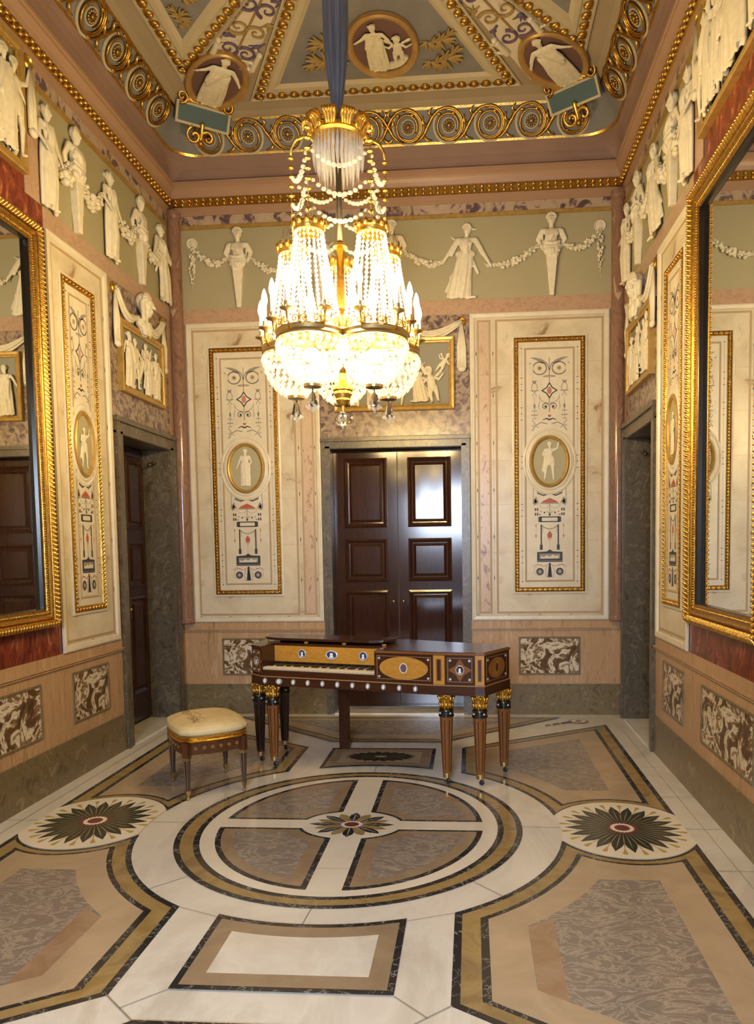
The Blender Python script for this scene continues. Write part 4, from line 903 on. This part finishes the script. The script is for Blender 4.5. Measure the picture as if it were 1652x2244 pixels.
# running scroll borders: one thing per side, each scroll a part
b = MB(); P_ = .375
b.oval(0, 0, .100, .112, [(.026, 0), (.024, -.008), (.008, -.008), (.006, 0)], 'ceil_cream', 36)
sp = [(-.275, -.112), (-.235, -.100), (-.195, -.060), (-.160, .005), (-.125, .066), (-.075, .112), (-.035, .124)]+[(x, z*1.10) for x, z in spiral(0, 0, .114, .066, pi/2, -1.35, 40)]
b.tube([(x, -.012, z) for x, z in sp], [.006, .009, .013, .015, .014, .012, .011]+[.011-.004*i/40 for i in range(41)], 'gold_dark', 6)
b.tube([(x*.89, -.010, z*.89) for x, z in sp[6:26]], .005, 'gold', 6); b.oval(0, 0, .050, .054, [(.006, 0), (.004, -.007), (-.004, -.007), (-.006, 0)], 'ceil_cream', 28)
for p in (((-.165, -.01), (-.20, .03), (-.195, .075)), ((-.13, .055), (-.15, .10), (-.12, .132)), ((-.20, -.065), (-.17, -.10), (-.13, -.105))): b.tube([(x, -.014, z) for x, z in p], [.010, .012, .005], 'gold', 6)
b.ell((0, -.016, 0), (.020, .012, .020), 'gold_dark', 8, 5)
for i in range(12): a = 2*pi*i/12; b.ell((.034*math.cos(a), -.012, .036*math.sin(a)), (.0085, .008, .0085), 'gold', 6, 4)
for q in (1, -1): b.ell((.055*q-.02, -.014, .085), (.020, .010, .012), 'gold', 6, 4)
SCR = b.mesh('scroll')
for wl, nm, n, u0 in (('B', 'the far wall', 10, -1.6875), ('L', 'the left wall', 8, -.40), ('R', 'the right wall', 8, -.40)):
    loc, rz = at(wl, 0, 5.515, .215); t = thing('scroll_border', 'gilt running scroll border of the ceiling along %s' % nm, 'ceiling border', loc, rz, 'gilt scroll borders')
    t.rotation_euler = (.657, 0, rz)
    for i in range(n):
        u = u0+P_*i; x = -u if wl == 'R' else u; fl = (x < 0) if wl == 'B' else (wl == 'R')
        put('scroll', SCR, t, (x, -.004, 0), (0, 0, 0), (-1.2, 1.2, 1.10) if fl else (1.2, 1.2, 1.10))

# ================================================================== CHANDELIER
ch = thing('chandelier', 'great lit crystal chandelier of beaded baskets under a blue silk sleeve', 'chandelier', (0, 0, HC))
dz = -HC
b = MB(); b.lathe([(.02, HC), (.075, HC-.03), (.068, 5.1), (.066, 4.60), (.062, 4.45), (.050, 4.32), (.036, 4.20), (.026, 4.12), (.024, 4.09), (.045, 4.06), (.075, 4.03), (.03, 4.02)], 72, 'sleeve_silk', fr=lambda a, z: 1+.11*math.sin(9*a)+.05*math.sin(17*a+1))
b.build('silk_sleeve', ch, (0, 0, dz))
b = MB()                                               # crown of gilt leaves with its crystal fringe
b.lathe([(.02, 4.03), (.10, 4.02), (.140, 3.99), (.145, 3.965), (.128, 3.955), (.02, 3.96)], 40, 'gold')
for i in range(10):
    a = 2*pi*i/10+.2; M = Matrix.Rotation(a, 4, 'Z')
    for w in (-.030, -.011, .011, .030): b.tube([tuple(M @ Vector(p)) for p in ((.135, w*.6, 3.975), (.145, w*.85, 4.02), (.168, w*.95, 4.042), (.192, w*.8, 4.028), (.196, w*.7, 4.008))], [.010, .015, .015, .012, .006], 'gold', 7)
b.build('crown', ch, (0, 0, dz))
def drop(b, x, y, z, l, r, n=6):                       # long cut prism
    b.add([(x, y, z)]+[(x+r*math.cos(2*pi*i/n), y+r*math.sin(2*pi*i/n), z-l*.55) for i in range(n)]+[(x, y, z-l)], [(0, 1+(i+1) % n, 1+i) for i in range(n)]+[(1+i, 1+(i+1) % n, n+1) for i in range(n)], 'crystal')
def bead(b, c, r, rz=None):
    rz = rz or r; x, y, z = c
    b.add([(x, y, z+rz)]+[(x+r*math.cos(pi/3*i), y+r*math.sin(pi/3*i), z) for i in range(6)]+[(x, y, z-rz)], [(0, 1+i, 1+(i+1) % 6) for i in range(6)]+[(7, 1+(i+1) % 6, 1+i) for i in range(6)], 'crystal')
b = MB()
for rr_, n, l, z in ((.140, 36, .15, 3.955), (.115, 30, .20, 3.95), (.085, 22, .24, 3.95)):
    for i in range(n): a = 2*pi*(i+.5*(rr_ == .135))/n; drop(b, rr_*math.cos(a), rr_*math.sin(a), z, l+.02*math.sin(5*a), .0095)
o = b.build('crystal_fringe', ch, (0, 0, dz)); o['kind'] = 'stuff'
b = MB(); b.tube([(0, 0, 4.0), (0, 0, 3.36)], .017, 'bronze', 10); b.tube([(0, 0, 3.36), (0, 0, 2.62)], .022, 'gold', 12); b.lathe([(.0, 3.385), (.040, 3.38), (.042, 3.365), (.0, 3.36)], 18, 'gold'); b.lathe([(.022, 3.02), (.055, 2.98), (.075, 2.90), (.060, 2.84), (.085, 2.80), (.060, 2.74), (.022, 2.70)], 20, 'gold'); b.build('stem', ch, (0, 0, dz))
b = MB(); b.lathe([(.012, 2.70), (.030, 2.62), (.058, 2.575), (.058, 2.562), (.050, 2.555), (.052, 2.54), (.040, 2.515), (.042, 2.505), (.030, 2.485), (.010, 2.475), (.008, 2.44)], 20, 'gold'); fin = b.build('finial', ch, (0, 0, dz))
b = MB(); b.ell((0, 0, 2.398), .041, 'clear_crystal', 14, 9, sm=False)
for i in range(3): a = 2*pi*i/3+.4; bead(b, (.050*math.cos(a), .050*math.sin(a), 2.41), .009)
b.build('crystal_ball', fin)
# one basket: cap, bead tent, band, bowl, pendant and three candles
VA = math.atan2(-4.2241, .7282)                        # direction from the axis to the photographer
RB = .285
def basket_parts():
    P = {}
    b = MB(); b.lathe([(0, 3.425), (.03, 3.42), (.050, 3.405), (.078, 3.39), (.084, 3.375), (.080, 3.345), (.072, 3.34)], 24, 'gold')
    for i in range(12): a = 2*pi*i/12; b.ell((.084*math.cos(a), .084*math.sin(a), 3.385), (.016, .016, .022), 'gold', 6, 4)
    P['cap'] = b
    b = MB(); n, m_ = 20, 21
    for i in range(n):
        a = 2*pi*i/n
        for j in range(m_):
            t_ = (j+.5)/m_; r = .076+.098*t_**1.25; z = 3.345-.525*t_; s_ = .0080+.0028*t_
            bead(b, (r*math.cos(a), r*math.sin(a), z), s_, .0125)
    P['bead_tent'] = b
    b = MB(); b.lathe([(.172, 2.825), (.186, 2.825), (.190, 2.815), (.184, 2.80), (.190, 2.785), (.184, 2.778), (.172, 2.778)], 36, 'brass_dull')
    for i in range(10):
        a = 2*pi*(i+.5)/10
        for q in (1, -1):
            pts = [(.183*math.cos(a+q*x/.183), .183*math.sin(a+q*x/.183), 2.845+z) for x, z in spiral(.026, 0, .004, .022, pi/2, 1.3, 16)]; b.tube(pts, .0038, 'gold', 5)
        b.cap((.183*math.cos(a), .183*math.sin(a), 2.83), (.183*math.cos(a), .183*math.sin(a), 2.885), .010, .003, 'gold', 6)
    P['band'] = b
    b = MB()
    for i in range(28):
        a = 2*pi*i/28; drop(b, .186*math.cos(a), .186*math.sin(a), 2.778, .062, .012)
    rows = 9
    for j in range(rows):
        ph = (j+.3)/rows*pi/2*.95; r = .180*math.cos(ph); z = 2.765-.225*math.sin(ph); n = max(8, int(28*math.cos(ph)))
        for i in range(n): a = 2*pi*(i+.5*(j % 2))/n; bead(b, (r*math.cos(a), r*math.sin(a), z), .0155, .0185)
    b.lathe([(.0, 2.548), (.050, 2.545), (.048, 2.530), (.0, 2.525)], 16, 'brass_dull')
    P['crystal_bowl'] = b
    b = MB(); b.tube([(0, 0, 2.53), (0, 0, 2.45)], .004, 'brass_dull', 6); b.lathe([(.006, 2.505), (.016, 2.495), (.026, 2.46), (.034, 2.435), (.020, 2.43), (.006, 2.435)], 8, 'clear_crystal', sm=False)
    for i in range(7): a = 2*pi*i/7; bead(b, (.032*math.cos(a), .032*math.sin(a), 2.425), .010, .013)
    bead(b, (0, 0, 2.41), .012, .02); P['pendant'] = b
    b = MB(); b.ell((0, 0, 2.70), (.05, .05, .04), 'inner_light', 8, 5); P['lamp'] = b; b = MB(); b.ell((0, 0, 2.98), (.020, .020, .06), 'tent_light', 8, 5); P['tent_lamp'] = b
    b = MB(); b.tube([(.18, 0, 2.80), (.20, 0, 2.84), (.205, 0, 2.88)], .007, 'gold', 6)
    M = Matrix.Translation((.205, 0, 0))
    b.lathe([(.004, 2.878), (.036, 2.892), (.038, 2.898), (.012, 2.896), (.014, 2.91), (.014, 2.93), (.0105, 2.932)], 14, 'brass_dull', M); b.lathe([(.0105, 2.925), (.0105, 3.015), (.002, 3.017)], 12, 'candle_wax', M)
    P['candle'] = b
    b = MB(); b.lathe([(.002, 3.012), (.009, 3.018), (.016, 3.038), (.0165, 3.052), (.012, 3.078), (.005, 3.100), (.0005, 3.108)], 12, 'bulb_light', Matrix.Translation((.205, 0, 0))); P['bulb'] = b
    return {k: v.mesh(k, k not in ('bulb', 'lamp', 'tent_lamp')) for k, v in P.items()}
BP = basket_parts()
for i in range(5):
    a = VA+math.radians(-35+72*i); cx, cy = RB*math.cos(a), RB*math.sin(a)
    e = bpy.data.objects.new('basket', None); C.objects.link(e); e.parent = ch; e.location = (cx, cy, dz); e.rotation_euler = (0, 0, a)
    for k in ('cap', 'bead_tent', 'band', 'crystal_bowl', 'pendant', 'lamp', 'tent_lamp'):
        o = put(k, BP[k], e)
        if k in ('bead_tent', 'crystal_bowl'): o['kind'] = 'stuff'
    for q in (-58, 0, 58):
        put('candle', BP['candle'], e, (0, 0, 0), (0, 0, math.radians(q))); put('bulb', BP['bulb'], e, (0, 0, 0), (0, 0, math.radians(q)))
    # chain of gilt discs from the crown arm to the cap
    b = MB(); c, s = math.cos(a), math.sin(a)
    b.tube([(.16*c, .16*s, 3.985), (.20*c, .20*s, 4.0), (.25*c, .25*s, 3.985), (.28*c, .28*s, 3.94), (.285*c, .285*s, 3.90)], [.010, .011, .010, .009, .007], 'gold', 7)
    b.tube([(RB*c, RB*s, 3.90), (RB*c, RB*s, 3.42)], .003, 'brass_dull', 5)
    for k in range(9): b.lathe([(.002, .008), (.016, .004), (.017, -.002), (.006, -.008), (.002, -.008)], 12, 'gold', Matrix.Translation((RB*c, RB*s, 3.885-.052*k)))
    for k in range(8): b.tube([((RB+.03)*c+.02*math.cos(k), (RB+.03)*s+.02*math.sin(k), 3.50), ((RB)*c+.07*math.cos(k), RB*s+.07*math.sin(k), 3.40)], .0015, 'brass_dull', 4)
    b.build('disc_chain', ch, (0, 0, dz))
    a2 = a+math.radians(72)
    for zt, sag in ((3.80, .10), (3.65, .10), (3.50, .09)):
        b = MB()
        for k in range(1, 12):
            t_ = k/12; x = RB*(math.cos(a)*(1-t_)+math.cos(a2)*t_); y = RB*(math.sin(a)*(1-t_)+math.sin(a2)*t_); r = .009+.006*math.sin(pi*t_)
            b.ell((x, y, zt-4*sag*t_*(1-t_)), (r*1.2, r*1.2, r*.8), 'crystal', 6, 4, sm=False)
        b.build('crystal_swag', ch, (0, 0, dz))

# ================================================================== PIANO (square plan with canted ends)
pa = -math.radians(15.55); ex = Vector((math.cos(pa), math.sin(pa))); ey = Vector((-math.sin(pa), math.cos(pa)))
def pw(x, y): v = ex*x+ey*y; return v.x, v.y
px, py = pw(-.29, 1.18)
pn = thing('piano', 'inlaid mahogany square piano with cameo plaques and open keyboard', 'piano', (px, py, .005), pa)
OX, OY = -.29, 1.18                                    # origin of the plan
def q2(P): return [(x-OX, y-OY) for x, y in P]
OUT = [(-1.115, .838), (.247, .838), (.326, .845), (.535, .868), (.595, .885), (.690, 1.225), (.640, 1.300), (-.70, 1.562), (-.86, 1.562), (-1.275, 1.350), (-1.305, 1.235), (-1.240, .905)]
def off(P, d):
    return [tuple(v) for v in inset_poly(P, d)]
def prism(b, P, z0, z1, mt):
    n = len(P); b.add([(x, y, z0) for x, y in P]+[(x, y, z1) for x, y in P], [tuple(range(n-1, -1, -1)), tuple(range(n, 2*n))]+[(i, (i+1) % n, n+(i+1) % n, n+i) for i in range(n)], mt)
OUT = ccw(OUT)
KX0, KX1, KY = -1.130, -.195, 1.035                    # keyboard recess
b = MB(); Q = q2(OUT); prism(b, q2(off(OUT, -.006)), .640, .698, 'mahogany'); prism(b, q2(off(OUT, -.010)), .698, .704, 'inlay_light'); prism(b, q2(off(OUT, -.010)), .634, .640, 'mahogany')
prism(b, q2([(-1.240, .905), (-1.115, .838), (-1.115, 1.575), (-1.305, 1.575), (-1.305, 1.235)]), .704, .912, 'mahogany')
prism(b, q2([(KX1, .838), (.247, .838), (.326, .845), (.535, .868), (.595, .885), (.690, 1.225), (.640, 1.300), (KX1, 1.463)]), .704, .912, 'mahogany')
prism(b, q2(ccw([(-1.12, KY+.02), (KX1, KY+.02), (KX1, 1.463), (-.70, 1.562), (-.86, 1.562), (-1.12, 1.429)])), .704, .912, 'mahogany'); b.box(-1.12-OX, KX1-OX, .838-OY, .860-OY, .704, .748, 'mahogany')
b.build('case', pn)
b = MB(); b.box(KX0-OX, KX1-OX, .860-OY, KY-OY, .704, .738, 'ebony'); b.box(KX0-OX, KX1-OX, KY-.004-OY, KY+.02-OY, .74, .785, 'ebony'); b.build('key_bed', pn)
b = MB(); n = 43; kw = (KX1-KX0-.02)/n
for i in range(n):
    x = KX0+.01-OX+kw*i; b.box(x+.0008, x+kw-.0008, .862-OY, KY-.006-OY, .745, .766, 'ivory'); b.box(x+.0008, x+kw-.0008, .857-OY, .862-OY, .738, .762, 'ivory_worn')
ky = b.build('keyboard', pn)
b = MB()
for i in range(n-1):
    if i % 7 in (0, 1, 3, 4, 5): x = KX0+.01-OX+kw*(i+1); b.box(x-kw*.28, x+kw*.28, .92-OY, KY-.006-OY, .766, .776, 'ebony')
b.build('sharps', ky)
b = MB(); b.box(KX0-OX, KX1-OX, KY-.006-OY, KY+.020-OY, .786, .908, 'satinwood'); nb = b.build('nameboard', pn)
b = MB()
for s in (KX0+.002, KX1-.004): b.box(s-OX, s+.004-OX, .862-OY, KY-OY, .745, .900, 'satinwood')
b.build('cheeks', pn)
def cameo(parent, x, y, z, rx, rz, M, name='cameo', style=0):
    b = MB(); b.oval(0, 0, rx, rz, [(0, 0), (0, -.005), (-rx*.10, -.007), (-rx*.2, -.004)], 'cameo_ring' if style != 2 else 'cameo_white', 20); b.disc(0, 0, rx*.84, rz*.84, 0, -.003, ('cameo_blue', 'mahogany', 'bright_blue')[style], 20)
    if style == 0: b.disc(0, rz*.18, rx*.26, rz*.26, -.002, -.006, 'cameo_white', 12); b.plate([(-rx*.36, -rz*.62), (rx*.36, -rz*.62), (rx*.22, -rz*.05), (-rx*.22, -rz*.05)], -.002, -.006, 'cameo_white')
    if style == 1: b.disc(0, 0, rx*.62, rz*.70, -.002, -.006, 'cameo_white', 12)
    o = b.build(name, parent); o.matrix_local = M @ Matrix.Translation((0, 0, 0)); return o
def face(xa, ya, xb, yb, z):                           # frame on a side of the case: x along it, y inwards
    t = Vector((xb-xa, yb-ya)); l = t.length; t /= l; a = math.atan2(t.y, t.x)
    return Matrix.Translation(((xa+xb)/2-OX, (ya+yb)/2-OY, z)) @ Matrix.Rotation(a, 4, 'Z'), l
F_nb = Matrix.Translation((0, KY-.006-OY, 0))
for x, r in ((-.875, .032), (-.625, .050), (-.365, .034)):
    cameo(nb, 0, 0, 0, r, .036, F_nb @ Matrix.Translation((x-OX, 0, .850)))
for i in range(11):
    x = -1.085+.120*i
    cameo(pn, 0, 0, 0, .0165 if i != 1 else .026, .0215, Matrix.Translation((x-OX, .831-OY, .668)), 'apron_cameo', 1)
def inlay(name, xa, ya, xb, yb, kind):
    M, l = face(xa, ya, xb, yb, .808); h = .098; w = l/2
    b = MB()
    if kind == 'column':
        b.box(-w, w, -.008, 0, -h-.004, h+.002, 'satinwood'); b.box(-w*.45, w*.45, -.0095, 0, -h*.78, h*.78, 'leg_wood'); b.box(-w*.28, w*.28, -.0105, 0, -h*.72, h*.72, 'mahogany')
    else:
        b.frame(-w+.020, w-.020, -h+.016, h-.014, [(0, 0), (0, -.0022), (.0035, -.0022), (.0035, 0)], 'inlay_light')
        for x in (-w+.038, w-.038):
            for z in (-h+.034, h-.032): b.disc(x, z, .0085, .0085, 0, -.005, 'cameo_ring', 12)
        if kind == 'oval': b.disc(0, 0, w-.040, .080, 0, -.003, 'satinwood', 40)
        if kind == 'diamond':
            R4 = [(r*math.cos(i*pi/4), r*math.sin(i*pi/4)) for i in range(8) for r in ((.080,) if i % 2 == 0 else (.044,))]; b.plate(R4, 0, -.003, 'leg_wood')
        if kind == 'sun':
            b.disc(0, 0, w-.050, .072, 0, -.0025, 'leg_wood', 36); b.disc(0, 0, .012, .030, 0, -.004, 'mahogany', 18)
            for i in range(24): a = 2*pi*i/24; b.ribbon([(.014*math.cos(a), .032*math.sin(a)), ((w-.053)*math.cos(a), .069*math.sin(a))], .0022, 0, -.0034, 'satinwood')
    o = b.build(name, pn); o.matrix_local = M
    if kind == 'oval': cameo(o, 0, 0, 0, .029, .036, Matrix.Identity(4), 'cameo', 2)
    if kind == 'diamond': cameo(o, 0, 0, 0, .030, .033, Matrix.Identity(4))
    return o
inlay('oval_inlay', -.195, .838, .247, .838, 'oval'); inlay('pilaster', .247, .838, .326, .845, 'column'); inlay('diamond_inlay', .326, .845, .535, .868, 'diamond')
inlay('pilaster', .535, .868, .595, .885, 'column'); inlay('sunburst_inlay', .597, .890, .684, 1.21, 'sun')
inlay('diamond_inlay', -1.240, .905, -1.118, .840, 'diamond')
b = MB(); LID = ccw([(KX1, .830), (.25, .830), (.33, .836), (.54, .860), (.602, .878), (.700, 1.226), (.646, 1.309), (KX1, 1.473)]); prism(b, q2(LID), .912, .926, 'leg_wood'); prism(b, q2(off(LID, .012)), .926, .930, 'mahogany'); b.build('lid', pn)
b = MB(); LB = ccw([(-1.25, .90), (-1.115, .832), (-1.10, 1.06), (KX1, 1.06), (KX1, 1.585), (-1.315, 1.585), (-1.315, 1.235)])
prism(b, q2(ccw([(KX0-.02, KY+.002), (KX1-.001, KY+.002), (KX1-.001, 1.472), (-.70, 1.572), (-.86, 1.572), (KX0-.02, 1.425)])), .912, .926, 'mahogany'); prism(b, q2(ccw([(-1.245, .902), (-1.118, .834), (-1.118, 1.438), (-1.285, 1.352), (-1.315, 1.235)])), .912, .925, 'mahogany'); b.build('rear_lid', pn)
b = MB(); FL = ccw([(-1.270, 1.30), (-1.225, 1.10), (-1.10, 1.062), (-.33, 1.062), (-.235, 1.10), (-.20, 1.18), (-.20, 1.30)])
prism(b, q2(FL), .944, .956, 'mahogany'); prism(b, q2(off(FL, -.010)), .956, .964, 'mahogany'); b.box(-1.2-OX, -.21-OX, 1.26-OY, 1.30-OY, .926, .944, 'mahogany'); fp = b.build('folded_lid', pn); fp['label'] = 'front lid flap folded back over the case'
b = MB()
for x in (-1.17, -.85, -.53, -.205): b.box(x-.012-OX, x+.012-OX, 1.046-OY, 1.06-OY, .914, .936, 'brass_dull'); b.cap((x-.012-OX, 1.05-OY, .936), (x+.012-OX, 1.05-OY, .936), .006, .006, 'brass_dull')
b.build('hinges', pn)
b = MB(); b.lathe([(0, .64), (.17, .638), (.13, .60), (.05, .588), (0, .587)], 24, 'mahogany', Matrix.Translation((-.33-OX, 1.22-OY, 0)) @ Matrix.Scale(1.6, 4, (1, 0, 0))); b.build('sounding_bowl', pn)
def piano_leg(x, y, dark, plain=False):
    e = bpy.data.objects.new('leg', None); C.objects.link(e); e.parent = pn; e.location = (x-OX, y-OY, 0)
    k = 'dark_leg' if dark else 'leg_wood'; b = MB(); n = 8; M = Matrix.Rotation(pi/8, 4, 'Z')
    if plain: b.box(-.036, .036, -.03, .03, .0, .635, 'mahogany'); b.build('post', e); return
    b.lathe([(.0, .05), (.027, .052), (.0275, .072), (.030, .078), (.047, .47), (.047, .475), (.0, .475)], n, k, M, False)
    b.build('shaft', e)
    b = MB()
    for i in range(8):
        a = 2*pi*i/8; c, s = math.cos(a), math.sin(a); w = Vector((-s, c, 0))
        for q, mt in (((.011, 'flute_brown'), (.0070, 'flute_dark')) if not dark else ((.011, 'dark_leg'), (.0070, 'ebony'))):
            r0, r1 = .0311, .0466; o_ = .0008 if mt in ('flute_dark', 'ebony') else 0
            p0 = Vector((c*(r0*.924+.001+o_), s*(r0*.924+.001+o_), .10)); p1 = Vector((c*(r1*.924+.001+o_), s*(r1*.924+.001+o_), .455))
            b.add([p0-w*q*.6, p0+w*q*.6, p1+w*q, p1-w*q], [(0, 1, 2, 3)], mt)
    b.build('stringing', e)
    b = MB(); b.lathe([(.046, .475), (.054, .478), (.055, .488), (.050, .492), (.050, .515), (.055, .520), (.053, .527), (.0, .527)], 24, 'ebony')
    for i in range(4): a = 2*pi*i/4+.9; b.ell((.049*math.cos(a), .049*math.sin(a), .504), (.009, .009, .008), 'cameo_ring', 8, 5)
    b.build('collar', e)
    b = MB(); b.lathe([(.036, .527), (.038, .55), (.040, .60), (.050, .618), (.052, .635), (.0, .635)], 20, 'gold')
    for i in range(10):
        a = 2*pi*i/10; c, s = math.cos(a), math.sin(a)
        b.tube([(.038*c, .038*s, .53), (.044*c, .044*s, .56), (.050*c, .050*s, .575), (.053*c, .053*s, .568)], [.009, .010, .009, .005], 'gold', 6)
        b.tube([(.040*c, .040*s, .57), (.048*c, .048*s, .60), (.060*c, .060*s, .622), (.064*c, .064*s, .612)], [.008, .009, .009, .005], 'gold', 6)
    b.build('capital', e)
    b = MB(); b.lathe([(.0, .046), (.0285, .046), (.030, .075), (.0285, .078)], 16, 'brass_dull'); b.tube([(0, 0, .05), (.008, 0, .03)], .008, 'rubber', 8); b.lathe([(.0, -.009), (.012, -.009), (.0175, -.006), (.0175, .006), (.012, .009), (.0, .009)], 16, 'rubber', Matrix.Translation((.010, 0, .0180)) @ Matrix.Rotation(pi/2, 4, 'X')); b.build('caster', e)
for x, y, dk in ((.319, .893, 0), (.551, .923, 0), (.640, 1.262, 0), (-1.060, .893, 0), (-1.236, .985, 1), (-1.218, 1.325, 1)): piano_leg(x, y, dk)
piano_leg(-.762, 1.512, 1, True)

# ================================================================== STOOL
sa = math.radians(33.9); st = thing('stool', 'low cream silk stool with gilt rim, left of the piano', 'stool', (-1.135, .690, .005), sa)
SW, SD = .222, .272
def oct_(w, d, c=.055, n=1): return [(-w+c, -d), (w-c, -d), (w, -d+c), (w, d-c), (w-c, d), (-w+c, d), (-w, d-c), (-w, -d+c)]
def bow(w, d, c, k, n=6):                              # bowed sides between canted corners
    P = oct_(w, d, c); out = []
    for i in range(8):
        a, q = Vector(P[i]), Vector(P[(i+1) % 8]); nn = Vector(((q-a).y, -(q-a).x)).normalized()
        for j in range(n):
            t = j/n; p = a+(q-a)*t
            if i % 2 == 0: p = p+nn*k*math.sin(pi*t)
            out.append((p.x, p.y))
    return out
def stack(b, L, mt, sm=False):
    n = len(L[0][0]); rings = [[(x, y, z) for x, y in P] for P, z in L]
    for k in range(len(rings)-1): b.add(rings[k]+rings[k+1], [(i, (i+1) % n, n+(i+1) % n, n+i) for i in range(n)], mt, sm)
    b.add(rings[0], [tuple(range(n-1, -1, -1))], mt, sm); b.add(rings[-1], [tuple(range(n))], mt, sm)
b = MB(); B_ = lambda d, k=.022: bow(SW-d, SD-d, .055, k)
stack(b, [(B_(.010), .300), (B_(.010), .385)], 'stool_wood')
ap = b.build('apron', st)
b = MB()
for s, ax in ((-1, 0), (1, 0), (-1, 1), (1, 1)):
    for i in range(6):
        u = (i-2.5)*.055; cz = .345
        if ax == 0: M = Matrix.Translation((u, s*(SD-.010+.022*math.cos(u*7)), cz)) @ Matrix.Rotation(0 if s < 0 else pi, 4, 'Z')
        else: M = Matrix.Translation((s*(SW-.010+.022*math.cos(u*7)), u*1.2, cz)) @ Matrix.Rotation(pi/2*s, 4, 'Z')
        b.oval(0, 0, .0105, .0105, [(0, .002), (0, -.002), (-.005, -.002), (-.005, .002)], 'inlay_light', 14, M)
b.build('inlaid_rings', ap)
b = MB(); stack(b, [(B_(.004), .383), (B_(-.002), .387), (B_(-.004), .394), (B_(.002), .399), (B_(.008), .402)], 'gold', True); stack(b, [(B_(.006), .402), (B_(.0), .410), (B_(-.002), .418), (B_(.006), .424)], 'gold', True); stack(b, [(B_(.006), .372), (B_(.002), .375), (B_(.006), .378)], 'gold_dark'); b.build('gilt_rim', st)
b = MB(); stack(b, [(B_(.008), .424), (B_(-.004), .436), (B_(-.006), .452), (B_(.000), .468), (B_(.020), .484), (B_(.050), .497), (B_(.095), .506), (B_(.14), .510)], 'silk', True); cu = b.build('cushion', st)
b = MB(); rg = random.Random(4)
def onc(x, y):                                         # height of the cushion top
    e = max(abs(x)/SW, abs(y)/SD); return .511-.002*(e > .3)-.028*max(0, e-.45)**2/.3
for x0 in (-.128, -.088, -.05):
    pts = [(x0+.012*math.sin(y*38+x0*90), y, onc(x0, y)+.0006) for y in [(-.20+.40*i/30) for i in range(31)]]; b.tube(pts, .0016, 'silk_thread', 5)
for i in range(16):
    y = -.18+.024*i; x = -.10+.02*(i % 2)-.01; a = rg.uniform(0, 6)
    for w in range(3): b.cap((x, y, onc(x, y)+.0005), (x+.022*math.cos(a+w), y+.022*math.sin(a+w), onc(x, y)+.0005), .0026, .0008, 'silk_thread', 5)
b.build('embroidery', cu)
for sx in (1, -1):
    for sy in (1, -1):
        x, y = sx*(SW-.033), sy*(SD-.033)
        e = bpy.data.objects.new('leg', None); C.objects.link(e); e.parent = st; e.location = (x, y, 0); e.rotation_euler = (0, 0, pi/4)
        b = MB(); b.lathe([(.0, .052), (.0155, .052), (.0265, .272), (.0, .272)], 4, 'dark_leg', Matrix.Rotation(pi/4, 4, 'Z'), False)
        b.lathe([(.0, .272), (.030, .272), (.030, .384), (.0, .384)], 4, 'stool_wood', Matrix.Rotation(pi/4, 4, 'Z'), False)
        b.build('shaft', e)
        b = MB()
        for i in range(4):
            M = Matrix.Rotation(pi/2*i, 4, 'Z')
            for q in (-1, 1): b.add([tuple(M @ Vector(p)) for p in ((q*.006-.0013, -.0118, .06), (q*.006+.0013, -.0118, .06), (q*.0115+.0016, -.0192, .262), (q*.0115-.0016, -.0192, .262))], [(0, 1, 2, 3)], 'string_tan')
        b.build('stringing', e)
        b = MB(); b.lathe([(.0, .262), (.026, .262), (.029, .266), (.029, .272), (.031, .278), (.029, .284), (.0, .284)], 4, 'brass_dull', Matrix.Rotation(pi/4, 4, 'Z'), False); b.lathe([(.0, .0), (.011, .0), (.013, .006), (.008, .014), (.010, .026), (.017, .040), (.020, .055), (.022, .062), (.0, .062)], 12, 'brass_dull'); b.build('sabot', e)
